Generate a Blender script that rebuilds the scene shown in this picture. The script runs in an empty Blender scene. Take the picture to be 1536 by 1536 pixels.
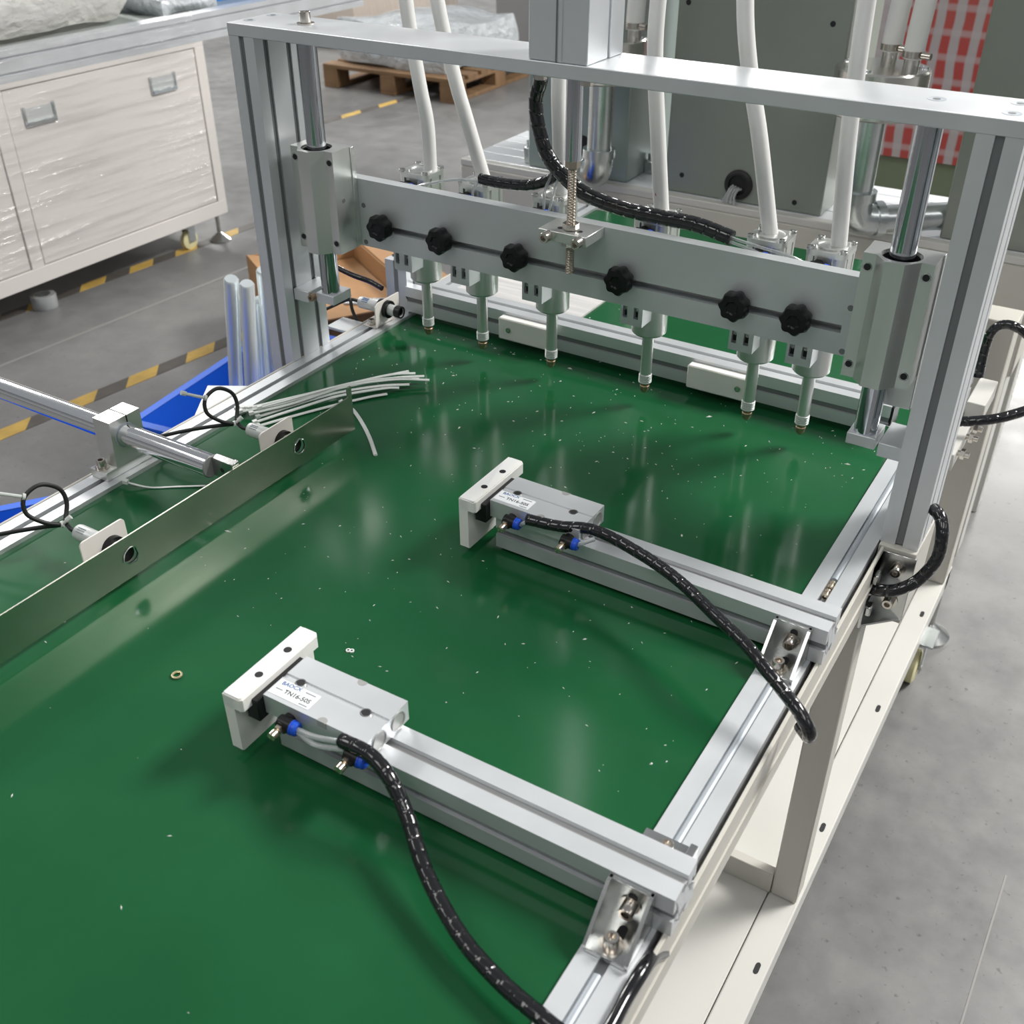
import bpy, bmesh, math, random
from mathutils import Vector, Matrix, noise
random.seed(7)
R = math.radians
ZO = 0.75                      # belt level above the floor; all coordinates below are relative to the belt plane
scene = bpy.context.scene
col = scene.collection

# ------------------------------------------------------------------ camera
cam = bpy.data.cameras.new('camera'); camo = bpy.data.objects.new('camera', cam); col.objects.link(camo)
cam.sensor_width = 36.0; cam.lens = 36.0 * 1592.61 / 1536.0; cam.clip_end = 100; cam.clip_start = 0.05
camo.location = (0, 0, 0.6667 + ZO)
camo.rotation_euler = (R(90 - 33.8165), 0, R(31.7033))
cam.dof.use_dof = True; cam.dof.focus_distance = 1.2; cam.dof.aperture_fstop = 11
scene.camera = camo
# ------------------------------------------------------------------ world, lamps, exposure
w = bpy.data.worlds.new('hall_light'); scene.world = w; w.use_nodes = True
wn = w.node_tree.nodes; wn['Background'].inputs[0].default_value = (0.93, 0.965, 1.0, 1); wn['Background'].inputs[1].default_value = 0.36
LAMPS = [(2.6, 4.6, 860), (1.6, -1.2, 50), (-1.4, -2.4, 55), (-4.6, -1.4, 70), (5.4, 1.0, 40), (-8.5, 2.6, 260), (3.2, 10.0, 500), (-6.0, 14.5, 1300), (-0.5, 16.0, 1300), (-9.5, 6.5, 900)]  # overhead key and fill; far lamps added only to brighten the background floor
for (lx, ly, lw) in LAMPS:
    ld = bpy.data.lights.new('key_and_fill_lamp', 'AREA'); ld.shape = 'RECTANGLE'; ld.size = 1.4; ld.size_y = 2.4; ld.energy = lw
    ld.color = (1.0, 0.985, 0.95)
    lo = bpy.data.objects.new('key_and_fill_lamp', ld); lo.location = (lx, ly, 5.2); col.objects.link(lo)
scene.view_settings.view_transform = 'Standard'; scene.view_settings.look = 'None'
scene.view_settings.exposure = -0.30; scene.view_settings.gamma = 1.0; scene.view_settings.use_curve_mapping = False

# ------------------------------------------------------------------ materials
M = {}
def mat(name, color, rough=0.5, metal=0.0, spec=0.5, coat=0.0, trans=0.0, sss=0.0, var=None, bump=None, aniso=None):
    m = bpy.data.materials.new(name); m.use_nodes = True; nt = m.node_tree; b = nt.nodes['Principled BSDF']
    b.inputs['Base Color'].default_value = (*color, 1); b.inputs['Roughness'].default_value = rough
    b.inputs['Metallic'].default_value = metal; b.inputs['Specular IOR Level'].default_value = spec
    b.inputs['Coat Weight'].default_value = coat; b.inputs['Transmission Weight'].default_value = trans
    if sss:
        b.inputs['Subsurface Weight'].default_value = sss; b.inputs['Subsurface Radius'].default_value = (0.004, 0.003, 0.002)
        b.inputs['Subsurface Scale'].default_value = 1.0
    tc = nt.nodes.new('ShaderNodeTexCoord')
    if var:                                  # (scale, amount, stretch)
        sc, amt, st = var
        mp = nt.nodes.new('ShaderNodeMapping'); mp.inputs['Scale'].default_value = st
        nz = nt.nodes.new('ShaderNodeTexNoise'); nz.inputs['Scale'].default_value = sc; nz.inputs['Detail'].default_value = 5
        nt.links.new(tc.outputs['Object'], mp.inputs['Vector']); nt.links.new(mp.outputs[0], nz.inputs['Vector'])
        rp = nt.nodes.new('ShaderNodeValToRGB'); rp.color_ramp.elements[0].position = 0.3; rp.color_ramp.elements[1].position = 0.7
        rp.color_ramp.elements[0].color = (*[c * (1 - amt) for c in color], 1); rp.color_ramp.elements[1].color = (*[min(1, c * (1 + amt)) for c in color], 1)
        nt.links.new(nz.outputs['Fac'], rp.inputs['Fac']); nt.links.new(rp.outputs['Color'], b.inputs['Base Color'])
        mr = nt.nodes.new('ShaderNodeMapRange'); mr.inputs['To Min'].default_value = rough * 0.85; mr.inputs['To Max'].default_value = min(1, rough * 1.15)
        nt.links.new(nz.outputs['Fac'], mr.inputs['Value']); nt.links.new(mr.outputs[0], b.inputs['Roughness'])
    if bump:                                 # (scale, strength, distance, stretch)
        sc, stg, dist, st = bump
        mp = nt.nodes.new('ShaderNodeMapping'); mp.inputs['Scale'].default_value = st
        nz = nt.nodes.new('ShaderNodeTexNoise'); nz.inputs['Scale'].default_value = sc; nz.inputs['Detail'].default_value = 4
        nt.links.new(tc.outputs['Object'], mp.inputs['Vector']); nt.links.new(mp.outputs[0], nz.inputs['Vector'])
        bp = nt.nodes.new('ShaderNodeBump'); bp.inputs['Strength'].default_value = stg; bp.inputs['Distance'].default_value = dist
        nt.links.new(nz.outputs['Fac'], bp.inputs['Height']); nt.links.new(bp.outputs[0], b.inputs['Normal'])
    M[name] = m
    return m
mat('aluminium', (0.69, 0.71, 0.73), 0.44, 0.60, var=(14, 0.04, (1, 1, 1)))
mat('aluminium_plate', (0.62, 0.65, 0.66), 0.45, 0.62, var=(8, 0.04, (1, 1, 1)))
mat('aluminium_block', (0.70, 0.71, 0.69), 0.33, 0.85, var=(30, 0.05, (1, 1, 0.1)))
mat('recess_shade', (0.22, 0.23, 0.235), 0.5, 0.6)  # dark shade painted into slots, sockets and small bores
mat('recess_shade_mid', (0.44, 0.44, 0.435), 0.45, 0.5)  # lighter painted shade for upward slots, notches and hollow cylinder ends
mat('slot_cover', (0.46, 0.50, 0.54), 0.5, 0.35)
mat('chrome', (0.86, 0.87, 0.89), 0.09, 1.0)
mat('rod_chrome', (0.54, 0.56, 0.60), 0.11, 1.0)
mat('steel_bolt', (0.62, 0.58, 0.53), 0.22, 1.0)
mat('steel_thread', (0.46, 0.40, 0.335), 0.32, 1.0)
mat('stainless', (0.55, 0.56, 0.55), 0.24, 1.0, var=(60, 0.06, (1, 1, 1)))
mat('strip_steel', (0.56, 0.56, 0.48), 0.24, 1.0, var=(9, 0.10, (1, 1, 1)))
mat('zinc', (0.80, 0.86, 0.88), 0.26, 0.55, var=(10, 0.08, (1, 1, 0.2)))
mat('galvanised', (0.62, 0.66, 0.66), 0.26, 1.0, var=(25, 0.10, (1, 1, 1)))
mat('brass', (0.34, 0.25, 0.17), 0.45, 0.9, var=(200, 0.25, (1, 1, 1)))
mat('ring_brass', (0.74, 0.66, 0.42), 0.35, 0.9)
mat('nickel', (0.72, 0.62, 0.50), 0.25, 1.0)
mat('white_plastic', (0.86, 0.85, 0.82), 0.42, 0, sss=0.25)
mat('sensor_plate', (0.78, 0.74, 0.70), 0.4)
mat('sensor_body', (0.62, 0.64, 0.63), 0.35, 0.25)
mat('black_plastic', (0.005, 0.005, 0.006), 0.34, spec=0.35)
mat('black_rubber', (0.012, 0.012, 0.013), 0.5)
mat('wrap_black', (0.008, 0.008, 0.010), 0.16, coat=0.4)
mat('blue_collar', (0.012, 0.085, 0.60), 0.35)
mat('clear_tube', (0.80, 0.83, 0.84), 0.12, trans=0.65)
mat('hose_white', (0.78, 0.775, 0.76), 0.38, sss=0.1)
mat('nylon', (0.74, 0.77, 0.74), 0.3, trans=0.15)
mat('cream_paint', (0.56, 0.54, 0.485), 0.42, var=(5, 0.03, (1, 1, 1)))
mat('cream_paint_light', (0.60, 0.59, 0.555), 0.4, var=(5, 0.02, (1, 1, 1)))
mat('cabinet_white', (0.72, 0.685, 0.65), 0.35)
mat('box_green_grey', (0.27, 0.295, 0.26), 0.32, 0.2, var=(3, 0.08, (1, 1, 1)))
mat('box_teal_grey', (0.30, 0.36, 0.345), 0.32, 0.25, var=(3, 0.06, (1, 1, 1)))
mat('tan_canister', (0.74, 0.72, 0.68), 0.2, 1.0, bump=(60, 0.05, 0.001, (1, 1, 0.1)))
mat('crate_blue', (0.010, 0.115, 0.66), 0.55, spec=0.3)
mat('bin_blue', (0.02, 0.22, 0.66), 0.35)
mat('cardboard', (0.40, 0.22, 0.10), 0.75, var=(9, 0.12, (1, 1, 1)))
mat('cardboard_dark', (0.25, 0.135, 0.06), 0.8)
mat('pallet_wood', (0.20, 0.115, 0.055), 0.7, var=(6, 0.25, (1, 4, 1)))
mat('paper_label', (0.86, 0.88, 0.90), 0.5)
mat('sheet_white', (0.60, 0.585, 0.575), 0.35, var=(30, 0.2, (0.15, 3, 1)))
mat('ink_dark', (0.03, 0.03, 0.035), 0.6)
mat('ink_blue', (0.02, 0.10, 0.32), 0.6)
mat('ink_red', (0.55, 0.05, 0.02), 0.6)
mat('ink_grey', (0.25, 0.27, 0.29), 0.6)
mat('hole_shade', (0.01, 0.01, 0.012), 0.6)  # black shade painted for holes, slits and gaps
mat('nylon_wheel', (0.78, 0.72, 0.42), 0.45)
mat('tape_yellow', (0.52, 0.34, 0.08), 0.55, var=(18, 0.18, (1, 1, 1)))
mat('tape_black', (0.085, 0.076, 0.068), 0.5, var=(18, 0.2, (1, 1, 1)))
mat('bubble_film', (0.80, 0.785, 0.75), 0.14, 0, trans=0.45, coat=0.8, bump=(42, 0.9, 0.012, (1, 0.6, 1)), var=(14, 0.08, (1, 0.5, 1)))
mat('bag_film', (0.66, 0.70, 0.73), 0.16, 0, trans=0.3, coat=0.5, bump=(22, 1.0, 0.03, (1, 1, 1)), var=(9, 0.16, (1, 1, 1)))
mat('wrapped_beige', (0.62, 0.54, 0.47), 0.35, coat=0.3, bump=(6, 0.4, 0.03, (1, 4, 1)))
mat('machine_grey', (0.30, 0.30, 0.30), 0.4, 0.2)
mat('white_panel', (0.66, 0.67, 0.72), 0.35)
mat('wall_paint', (0.55, 0.56, 0.57), 0.7)
mat('joint_line', (0.27, 0.26, 0.25), 0.7)
mat('tape_clear', (0.62, 0.64, 0.64), 0.25, trans=0.5)
mat('belt_far', (0.30, 0.33, 0.31), 0.35)

# conveyor belt: glossy green PVC with faint cloudy smears
m = mat('belt_green', (0.010, 0.088, 0.030), 0.2, spec=0.27); nt = m.node_tree; b = nt.nodes['Principled BSDF']
tc = nt.nodes.new('ShaderNodeTexCoord')
nz = nt.nodes.new('ShaderNodeTexNoise'); nz.inputs['Scale'].default_value = 4.5; nz.inputs['Detail'].default_value = 6
nt.links.new(tc.outputs['Object'], nz.inputs['Vector'])
rp = nt.nodes.new('ShaderNodeValToRGB'); rp.color_ramp.elements[0].position = 0.35; rp.color_ramp.elements[1].position = 0.72
rp.color_ramp.elements[0].color = (0.0085, 0.080, 0.0275, 1); rp.color_ramp.elements[1].color = (0.0125, 0.100, 0.036, 1)
nt.links.new(nz.outputs['Fac'], rp.inputs['Fac']); nt.links.new(rp.outputs['Color'], b.inputs['Base Color'])
mr = nt.nodes.new('ShaderNodeMapRange'); mr.inputs['From Min'].default_value = 0.35; mr.inputs['From Max'].default_value = 0.75
mr.inputs['To Min'].default_value = 0.09; mr.inputs['To Max'].default_value = 0.20
nt.links.new(nz.outputs['Fac'], mr.inputs['Value']); nt.links.new(mr.outputs[0], b.inputs['Roughness'])

# polished concrete floor
m = mat('concrete', (0.2, 0.2, 0.2), 0.35); nt = m.node_tree; b = nt.nodes['Principled BSDF']
tc = nt.nodes.new('ShaderNodeTexCoord')
def nnoise(sc, det, ro=0.55):
    n = nt.nodes.new('ShaderNodeTexNoise'); n.inputs['Scale'].default_value = sc; n.inputs['Detail'].default_value = det; n.inputs['Roughness'].default_value = ro
    nt.links.new(tc.outputs['Object'], n.inputs['Vector']); return n
n1 = nnoise(0.9, 6); n2 = nnoise(9, 8, 0.7); n3 = nnoise(70, 3)
def ramp(src, p0, c0, p1, c1):
    r = nt.nodes.new('ShaderNodeValToRGB'); r.color_ramp.elements[0].position = p0; r.color_ramp.elements[1].position = p1
    r.color_ramp.elements[0].color = (*c0, 1); r.color_ramp.elements[1].color = (*c1, 1); nt.links.new(src, r.inputs['Fac']); return r
r1 = ramp(n1.outputs['Fac'], 0.35, (0.140, 0.139, 0.138), 0.68, (0.230, 0.229, 0.228))
r2 = ramp(n2.outputs['Fac'], 0.30, (0.78, 0.78, 0.79), 0.70, (1.12, 1.12, 1.11))
r3 = ramp(n3.outputs['Fac'], 0.26, (0.55, 0.55, 0.55), 0.36, (1, 1, 1))
def mul(a, b_):
    x = nt.nodes.new('ShaderNodeMix'); x.data_type = 'RGBA'; x.blend_type = 'MULTIPLY'; x.inputs[0].default_value = 1.0
    nt.links.new(a, x.inputs[6]); nt.links.new(b_, x.inputs[7]); return x.outputs[2]
nt.links.new(mul(mul(r1.outputs[0], r2.outputs[0]), r3.outputs[0]), b.inputs['Base Color'])
mr = nt.nodes.new('ShaderNodeMapRange'); mr.inputs['To Min'].default_value = 0.22; mr.inputs['To Max'].default_value = 0.5
nt.links.new(n2.outputs['Fac'], mr.inputs['Value']); nt.links.new(mr.outputs[0], b.inputs['Roughness'])

# stretch film: mostly clear, glossy wrinkles
m = mat('stretch_film', (0.9, 0.9, 0.9), 0.12); nt = m.node_tree; b = nt.nodes['Principled BSDF']; out = nt.nodes['Material Output']
tc = nt.nodes.new('ShaderNodeTexCoord'); mp = nt.nodes.new('ShaderNodeMapping'); mp.inputs['Scale'].default_value = (1, 0.5, 9); mp.inputs['Rotation'].default_value = (R(-9), 0, 0)
nz = nt.nodes.new('ShaderNodeTexNoise'); nz.inputs['Scale'].default_value = 5; nz.inputs['Detail'].default_value = 4
nt.links.new(tc.outputs['Object'], mp.inputs['Vector']); nt.links.new(mp.outputs[0], nz.inputs['Vector'])
bp = nt.nodes.new('ShaderNodeBump'); bp.inputs['Strength'].default_value = 0.8; bp.inputs['Distance'].default_value = 0.03
nt.links.new(nz.outputs['Fac'], bp.inputs['Height']); nt.links.new(bp.outputs[0], b.inputs['Normal'])
tr = nt.nodes.new('ShaderNodeBsdfTransparent'); mx = nt.nodes.new('ShaderNodeMixShader')
rp = nt.nodes.new('ShaderNodeValToRGB'); rp.color_ramp.elements[0].position = 0.45; rp.color_ramp.elements[1].position = 0.75
rp.color_ramp.elements[0].color = (0.04, 0.04, 0.04, 1); rp.color_ramp.elements[1].color = (0.24, 0.24, 0.24, 1)
nt.links.new(nz.outputs['Fac'], rp.inputs['Fac']); nt.links.new(rp.outputs[0], mx.inputs[0])
gl = nt.nodes.new('ShaderNodeBsdfGlossy'); gl.inputs['Roughness'].default_value = 0.10; nt.links.new(bp.outputs[0], gl.inputs['Normal'])
nt.links.new(tr.outputs[0], mx.inputs[1]); nt.links.new(gl.outputs[0], mx.inputs[2]); nt.links.new(mx.outputs[0], out.inputs['Surface'])

# red and white woven load in stretch film
m = mat('red_weave', (0.6, 0.05, 0.04), 0.35, coat=0.3); nt = m.node_tree; b = nt.nodes['Principled BSDF']
tc = nt.nodes.new('ShaderNodeTexCoord'); wv = nt.nodes.new('ShaderNodeTexWave'); wv.inputs['Scale'].default_value = 5; wv.inputs['Distortion'].default_value = 1.2
wv.bands_direction = 'X'; nt.links.new(tc.outputs['Object'], wv.inputs['Vector'])
rp = nt.nodes.new('ShaderNodeValToRGB'); rp.color_ramp.elements[0].position = 0.35; rp.color_ramp.elements[1].position = 0.6
rp.color_ramp.elements[0].color = (0.40, 0.36, 0.36, 1); rp.color_ramp.elements[1].color = (0.40, 0.055, 0.045, 1)
nt.links.new(wv.outputs['Fac'], rp.inputs['Fac'])
wz = nt.nodes.new('ShaderNodeTexWave'); wz.inputs['Scale'].default_value = 4; wz.bands_direction = 'Z'; nt.links.new(tc.outputs['Object'], wz.inputs['Vector'])
rz_ = nt.nodes.new('ShaderNodeValToRGB'); rz_.color_ramp.elements[0].position = 0.72; rz_.color_ramp.elements[1].position = 0.95
rz_.color_ramp.elements[0].color = (0, 0, 0, 1); rz_.color_ramp.elements[1].color = (0.55, 0.55, 0.55, 1); nt.links.new(wz.outputs['Fac'], rz_.inputs['Fac'])
mxr = nt.nodes.new('ShaderNodeMix'); mxr.data_type = 'RGBA'; mxr.inputs[7].default_value = (0.45, 0.42, 0.42, 1)
nt.links.new(rz_.outputs[0], mxr.inputs[0]); nt.links.new(rp.outputs[0], mxr.inputs[6]); nt.links.new(mxr.outputs[2], b.inputs['Base Color'])
mat('slat_bright', (0.80, 0.82, 0.85), 0.3, 0.3)
mat('moss_green', (0.17, 0.21, 0.13), 0.6)

# ------------------------------------------------------------------ geometry helpers (absolute coordinates, belt plane z = 0)
def bm_(): return bmesh.new()
def box(bm, x0, x1, y0, y1, z0, z1, bev=0.0):
    vs = [bm.verts.new((x, y, z)) for x in (x0, x1) for y in (y0, y1) for z in (z0, z1)]
    fs = [bm.faces.new([vs[i] for i in f]) for f in ((0, 1, 3, 2), (4, 6, 7, 5), (0, 4, 5, 1), (2, 3, 7, 6), (0, 2, 6, 4), (1, 5, 7, 3))]
    if bev:
        es = list({e for f in fs for e in f.edges})
        bmesh.ops.bevel(bm, geom=es, offset=bev, segments=1, affect='EDGES')
    return bm
def basis(d):
    d = Vector(d).normalized(); a = Vector((0, 0, 1)) if abs(d.z) < 0.9 else Vector((1, 0, 0))
    u = d.cross(a).normalized(); v = d.cross(u); return d, u, v
def lathe(bm, p, d, prof, seg=20, radial=None):
    """prof: list of (radius, height along d); radius 0 closes the end"""
    p = Vector(p); d, u, v = basis(d); rings = []
    for (r, h) in prof:
        c = p + d * h
        if r <= 1e-7: rings.append([bm.verts.new(c)]); continue
        ring = []
        for i in range(seg):
            t = 2 * math.pi * i / seg; k = radial(t) if radial else 1.0
            ring.append(bm.verts.new(c + (u * math.cos(t) + v * math.sin(t)) * r * k))
        rings.append(ring)
    for a, b in zip(rings[:-1], rings[1:]):
        if len(a) == 1 and len(b) == 1: continue
        for i in range(seg):
            j = (i + 1) % seg
            if len(a) == 1: bm.faces.new((a[0], b[j], b[i]))
            elif len(b) == 1: bm.faces.new((a[i], a[j], b[0]))
            else: bm.faces.new((a[i], a[j], b[j], b[i]))
    return bm
def cyl(bm, p0, p1, r, r2=None, seg=20):
    p0 = Vector(p0); p1 = Vector(p1); L = (p1 - p0).length; r2 = r if r2 is None else r2
    return lathe(bm, p0, p1 - p0, [(0, 0), (r, 0), (r2, L), (0, L)], seg)
def socket_bolt(bm, p, d, r=0.005, h=0.006, wash=0.0):
    if wash: lathe(bm, p, d, [(0, 0), (wash, 0), (wash, 0.0012), (0, 0.0012)], 20)
    return lathe(bm, p, d, [(r, 0), (r, h * 0.93), (r * 0.93, h), (r * 0.56, h), (r * 0.5, h * 0.45), (0, h * 0.4)], 18)
def hexnut(bm, p, d, r=0.008, h=0.006): return lathe(bm, p, d, [(0, 0), (r, 0), (r, h), (0, h)], 6)
def prism(bm, pts, axis, a0, a1):
    """pts: outline in the two other axes (order x,y,z without axis)"""
    def P(u, v, a): return {'x': (a, u, v), 'y': (u, a, v), 'z': (u, v, a)}[axis]
    lo = [bm.verts.new(P(u, v, a0)) for u, v in pts]; hi = [bm.verts.new(P(u, v, a1)) for u, v in pts]
    n = len(pts)
    for i in range(n):
        j = (i + 1) % n; bm.faces.new((lo[i], lo[j], hi[j], hi[i]))
    f1 = bm.faces.new(lo[::-1]); f2 = bm.faces.new(hi)
    bmesh.ops.triangulate(bm, faces=[f1, f2])
    return bm
def spline(pts, ds):
    P = [Vector(p) for p in pts]; P = [P[0] * 2 - P[1]] + P + [P[-1] * 2 - P[-2]]; out = []
    for i in range(1, len(P) - 2):
        a, b, c, d = P[i - 1], P[i], P[i + 1], P[i + 2]; n = max(2, int((c - b).length / ds))
        for k in range(n):
            t = k / n
            out.append(0.5 * ((2 * b) + (c - a) * t + (2 * a - 5 * b + 4 * c - d) * t * t + (3 * b - a - 3 * c + d) * t ** 3))
    out.append(P[-2].copy()); return out
def sweep(bm, path, r, seg=10, rfun=None, caps=True, flat=1.0):
    n = len(path); T = [(path[min(i + 1, n - 1)] - path[max(i - 1, 0)]).normalized() for i in range(n)]
    _, u, v = basis(T[0]); rings = []; s = 0
    for i in range(n):
        u = (u - T[i] * u.dot(T[i])).normalized(); v = T[i].cross(u)
        if i: s += (path[i] - path[i - 1]).length
        ring = []
        for k in range(seg):
            t = 2 * math.pi * k / seg; rr = r * (rfun(s, t) if rfun else 1)
            ring.append(bm.verts.new(path[i] + (u * math.cos(t) + v * math.sin(t) * flat) * rr))
        rings.append(ring)
    for a, b in zip(rings[:-1], rings[1:]):
        for k in range(seg):
            j = (k + 1) % seg; bm.faces.new((a[k], a[j], b[j], b[k]))
    if caps: bm.faces.new(rings[0][::-1]); bm.faces.new(rings[-1])
    return bm
def tube(bm, pts, r, seg=10, ds=0.006, flat=1.0): return sweep(bm, spline(pts, ds), r, seg, flat=flat)
def wrapped(bm, pts, r, pitch=0.011, seg=14):
    def rf(s, t):
        q = (s / pitch + t / (2 * math.pi)) % 1.0
        return 0.86 if q < 0.09 else 1.0
    return sweep(bm, spline(pts, 0.0013), r, seg, rf)
def holed_panel(bm, u0, u1, v0, v1, holes, fn, w0, w1, n=24):
    """flat bar in (u,v) with round holes; fn(u,v,w) -> xyz"""
    holes = sorted(holes); cuts = [u0]
    for (u, v, r) in holes:
        cuts += [u - r * 1.7, u + r * 1.7]
    cuts.append(u1)
    def quad(a, b):
        for w, flip in ((w0, False), (w1, True)):
            q = [bm.verts.new(fn(*p, w)) for p in ((a, v0), (b, v0), (b, v1), (a, v1))]
            bm.faces.new(q[::-1] if flip else q)
    for i in range(0, len(cuts), 2): quad(cuts[i], cuts[i + 1])
    for (hu, hv, r) in holes:
        a, b = hu - r * 1.7, hu + r * 1.7; L = {}
        for w in (w0, w1):
            inn, outr = [], []
            for k in range(n):
                t = 2 * math.pi * k / n + math.pi / 4; c, s = math.cos(t), math.sin(t)
                inn.append(bm.verts.new(fn(hu + r * c, hv + r * s, w)))
                ku = ((b - hu) / c if c > 0 else (a - hu) / c) if abs(c) > 1e-9 else 1e9
                kv = ((v1 - hv) / s if s > 0 else (v0 - hv) / s) if abs(s) > 1e-9 else 1e9
                kk = min(ku, kv); outr.append(bm.verts.new(fn(hu + kk * c, hv + kk * s, w)))
            for k in range(n):
                j = (k + 1) % n; bm.faces.new((inn[k], inn[j], outr[j], outr[k]))
            for (cu, cv) in ((a, v0), (b, v0), (b, v1), (a, v1)):       # fill the corners
                tt = math.atan2(cv - hv, cu - hu); kb = max(range(n), key=lambda k: math.cos(2 * math.pi * k / n + math.pi / 4 - tt))
                cvv = bm.verts.new(fn(cu, cv, w))
                for (k, j) in ((kb, (kb + 1) % n), ((kb - 1) % n, kb)):
                    try: bm.faces.new((outr[k], outr[j], cvv))
                    except ValueError: pass
            L[w] = inn
        for k in range(n):
            j = (k + 1) % n; bm.faces.new((L[w0][k], L[w0][j], L[w1][j], L[w1][k]))
    for (p, q) in (((u0, v0), (u1, v0)), ((u1, v0), (u1, v1)), ((u1, v1), (u0, v1)), ((u0, v1), (u0, v0))):
        bm.faces.new([bm.verts.new(fn(*p, w0)), bm.verts.new(fn(*q, w0)), bm.verts.new(fn(*q, w1)), bm.verts.new(fn(*p, w1))])
    bmesh.ops.remove_doubles(bm, verts=bm.verts, dist=1e-6)
    return bm
def section(u0, u1, v0, v1, nu=1, nv=1, sw=0.0082, sd=0.0095, lip=0.0045, cav=0.0165):
    """outline of a T-slot extrusion: nu slots on the two u-faces' long side (v0 and v1 faces), nv slots on the u0 and u1 faces"""
    pts = []
    def side(a, b, n):
        a = Vector(a); b = Vector(b); t = (b - a).normalized(); nrm = Vector((-t.y, t.x)); L = (b - a).length; pts.append(a)
        for i in range(n):
            c = a + t * (L * (i + 0.5) / n)
            for (s, d) in ((-sw / 2, 0), (-sw / 2, lip), (-cav / 2, lip), (-sw / 2, sd), (sw / 2, sd), (cav / 2, lip), (sw / 2, lip), (sw / 2, 0)):
                pts.append(c + t * s + nrm * d)
    side((u0, v0), (u1, v0), nu); side((u1, v0), (u1, v1), nv); side((u1, v1), (u0, v1), nu); side((u0, v1), (u0, v0), nv)
    return [(p.x, p.y) for p in pts]
def noisy_box(bm, x0, x1, y0, y1, z0, z1, n, amp, freq, rnd=0.35, seed=0.0):
    """soft lumpy bundle"""
    b2 = bmesh.new(); bmesh.ops.create_cube(b2, size=2.0)
    bmesh.ops.subdivide_edges(b2, edges=b2.edges[:], cuts=n, use_grid_fill=True)
    for v in b2.verts:
        c = v.co.copy(); s = c.normalized() * 1.15; c = c.lerp(s, rnd)
        p = Vector(((x0 + x1) / 2 + c.x * (x1 - x0) / 2, (y0 + y1) / 2 + c.y * (y1 - y0) / 2, (z0 + z1) / 2 + c.z * (z1 - z0) / 2))
        q = p * freq + Vector((seed, seed, seed)); p = p + Vector((noise.noise(q), noise.noise(q + Vector((7, 3, 1))), noise.noise(q + Vector((2, 9, 5))))) * amp
        p.z = max(p.z, z0); v.co = p
    me = bpy.data.meshes.new('tmp'); b2.to_mesh(me); b2.free(); bm.from_mesh(me); bpy.data.meshes.remove(me); return bm

# ------------------------------------------------------------------ scene graph helpers
ORG = {}
def tag(o, label, cat, group=None):
    o['label'] = label; o['category'] = cat
    if group: o['group'] = group
    return o
def thing(name, label, cat, loc, group=None, rz=0.0):
    o = bpy.data.objects.new(name, None); col.objects.link(o); o.empty_display_size = 0.02
    o.location = (loc[0], loc[1], loc[2] + ZO); o.rotation_euler = (0, 0, rz); ORG[o] = Vector(loc)
    return tag(o, label, cat, group)
def obj(name, bm, m, parent=None, loc=None, kind=None, ang=38, label=None, flat=False):
    """one mesh object; vertices given in absolute coordinates"""
    org = ORG[parent] if parent else Vector(loc if loc else (0, 0, 0))
    bmesh.ops.recalc_face_normals(bm, faces=bm.faces[:])
    me = bpy.data.meshes.new(name); bm.to_mesh(me); bm.free(); me.transform(Matrix.Translation(-org))
    me.materials.append(M[m])
    if flat: me.shade_flat()
    else: me.shade_smooth(); me.set_sharp_from_angle(angle=R(ang))
    o = bpy.data.objects.new(name, me); col.objects.link(o); ORG[o] = org
    if parent: o.parent = parent
    else: o.location = (org.x, org.y, org.z + ZO)
    if kind: o['kind'] = kind
    if label: o['label'] = label
    return o
def copy_tree(o, dloc=(0, 0, 0), parent=None):
    c = o.copy(); col.objects.link(c); c.parent = parent; ORG[c] = ORG[o] + Vector(dloc)
    if parent is None: c.location = o.location + Vector(dloc)
    for ch in list(o.children): copy_tree(ch, dloc, c)
    return c
def text(body, m, parent, p, xdir, size, shear=0.0, name='printed_text'):
    """flat print lying on a horizontal surface at p, reading along xdir"""
    cu = bpy.data.curves.new(name, 'FONT'); cu.body = body; cu.size = size; cu.shear = shear; cu.resolution_u = 3; cu.offset = size * 0.018
    t = bpy.data.objects.new(name, cu); col.objects.link(t)
    dg = bpy.context.evaluated_depsgraph_get(); me = bpy.data.meshes.new_from_object(t.evaluated_get(dg))
    bpy.data.objects.remove(t); bpy.data.curves.remove(cu)
    a = math.atan2(xdir[1], xdir[0]); me.transform(Matrix.Translation(Vector(p) - ORG[parent]) @ Matrix.Rotation(a, 4, 'Z'))
    me.materials.clear(); me.materials.append(M[m]); o = bpy.data.objects.new(name, me); col.objects.link(o); o.parent = parent; ORG[o] = ORG[parent]
    return o

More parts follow.
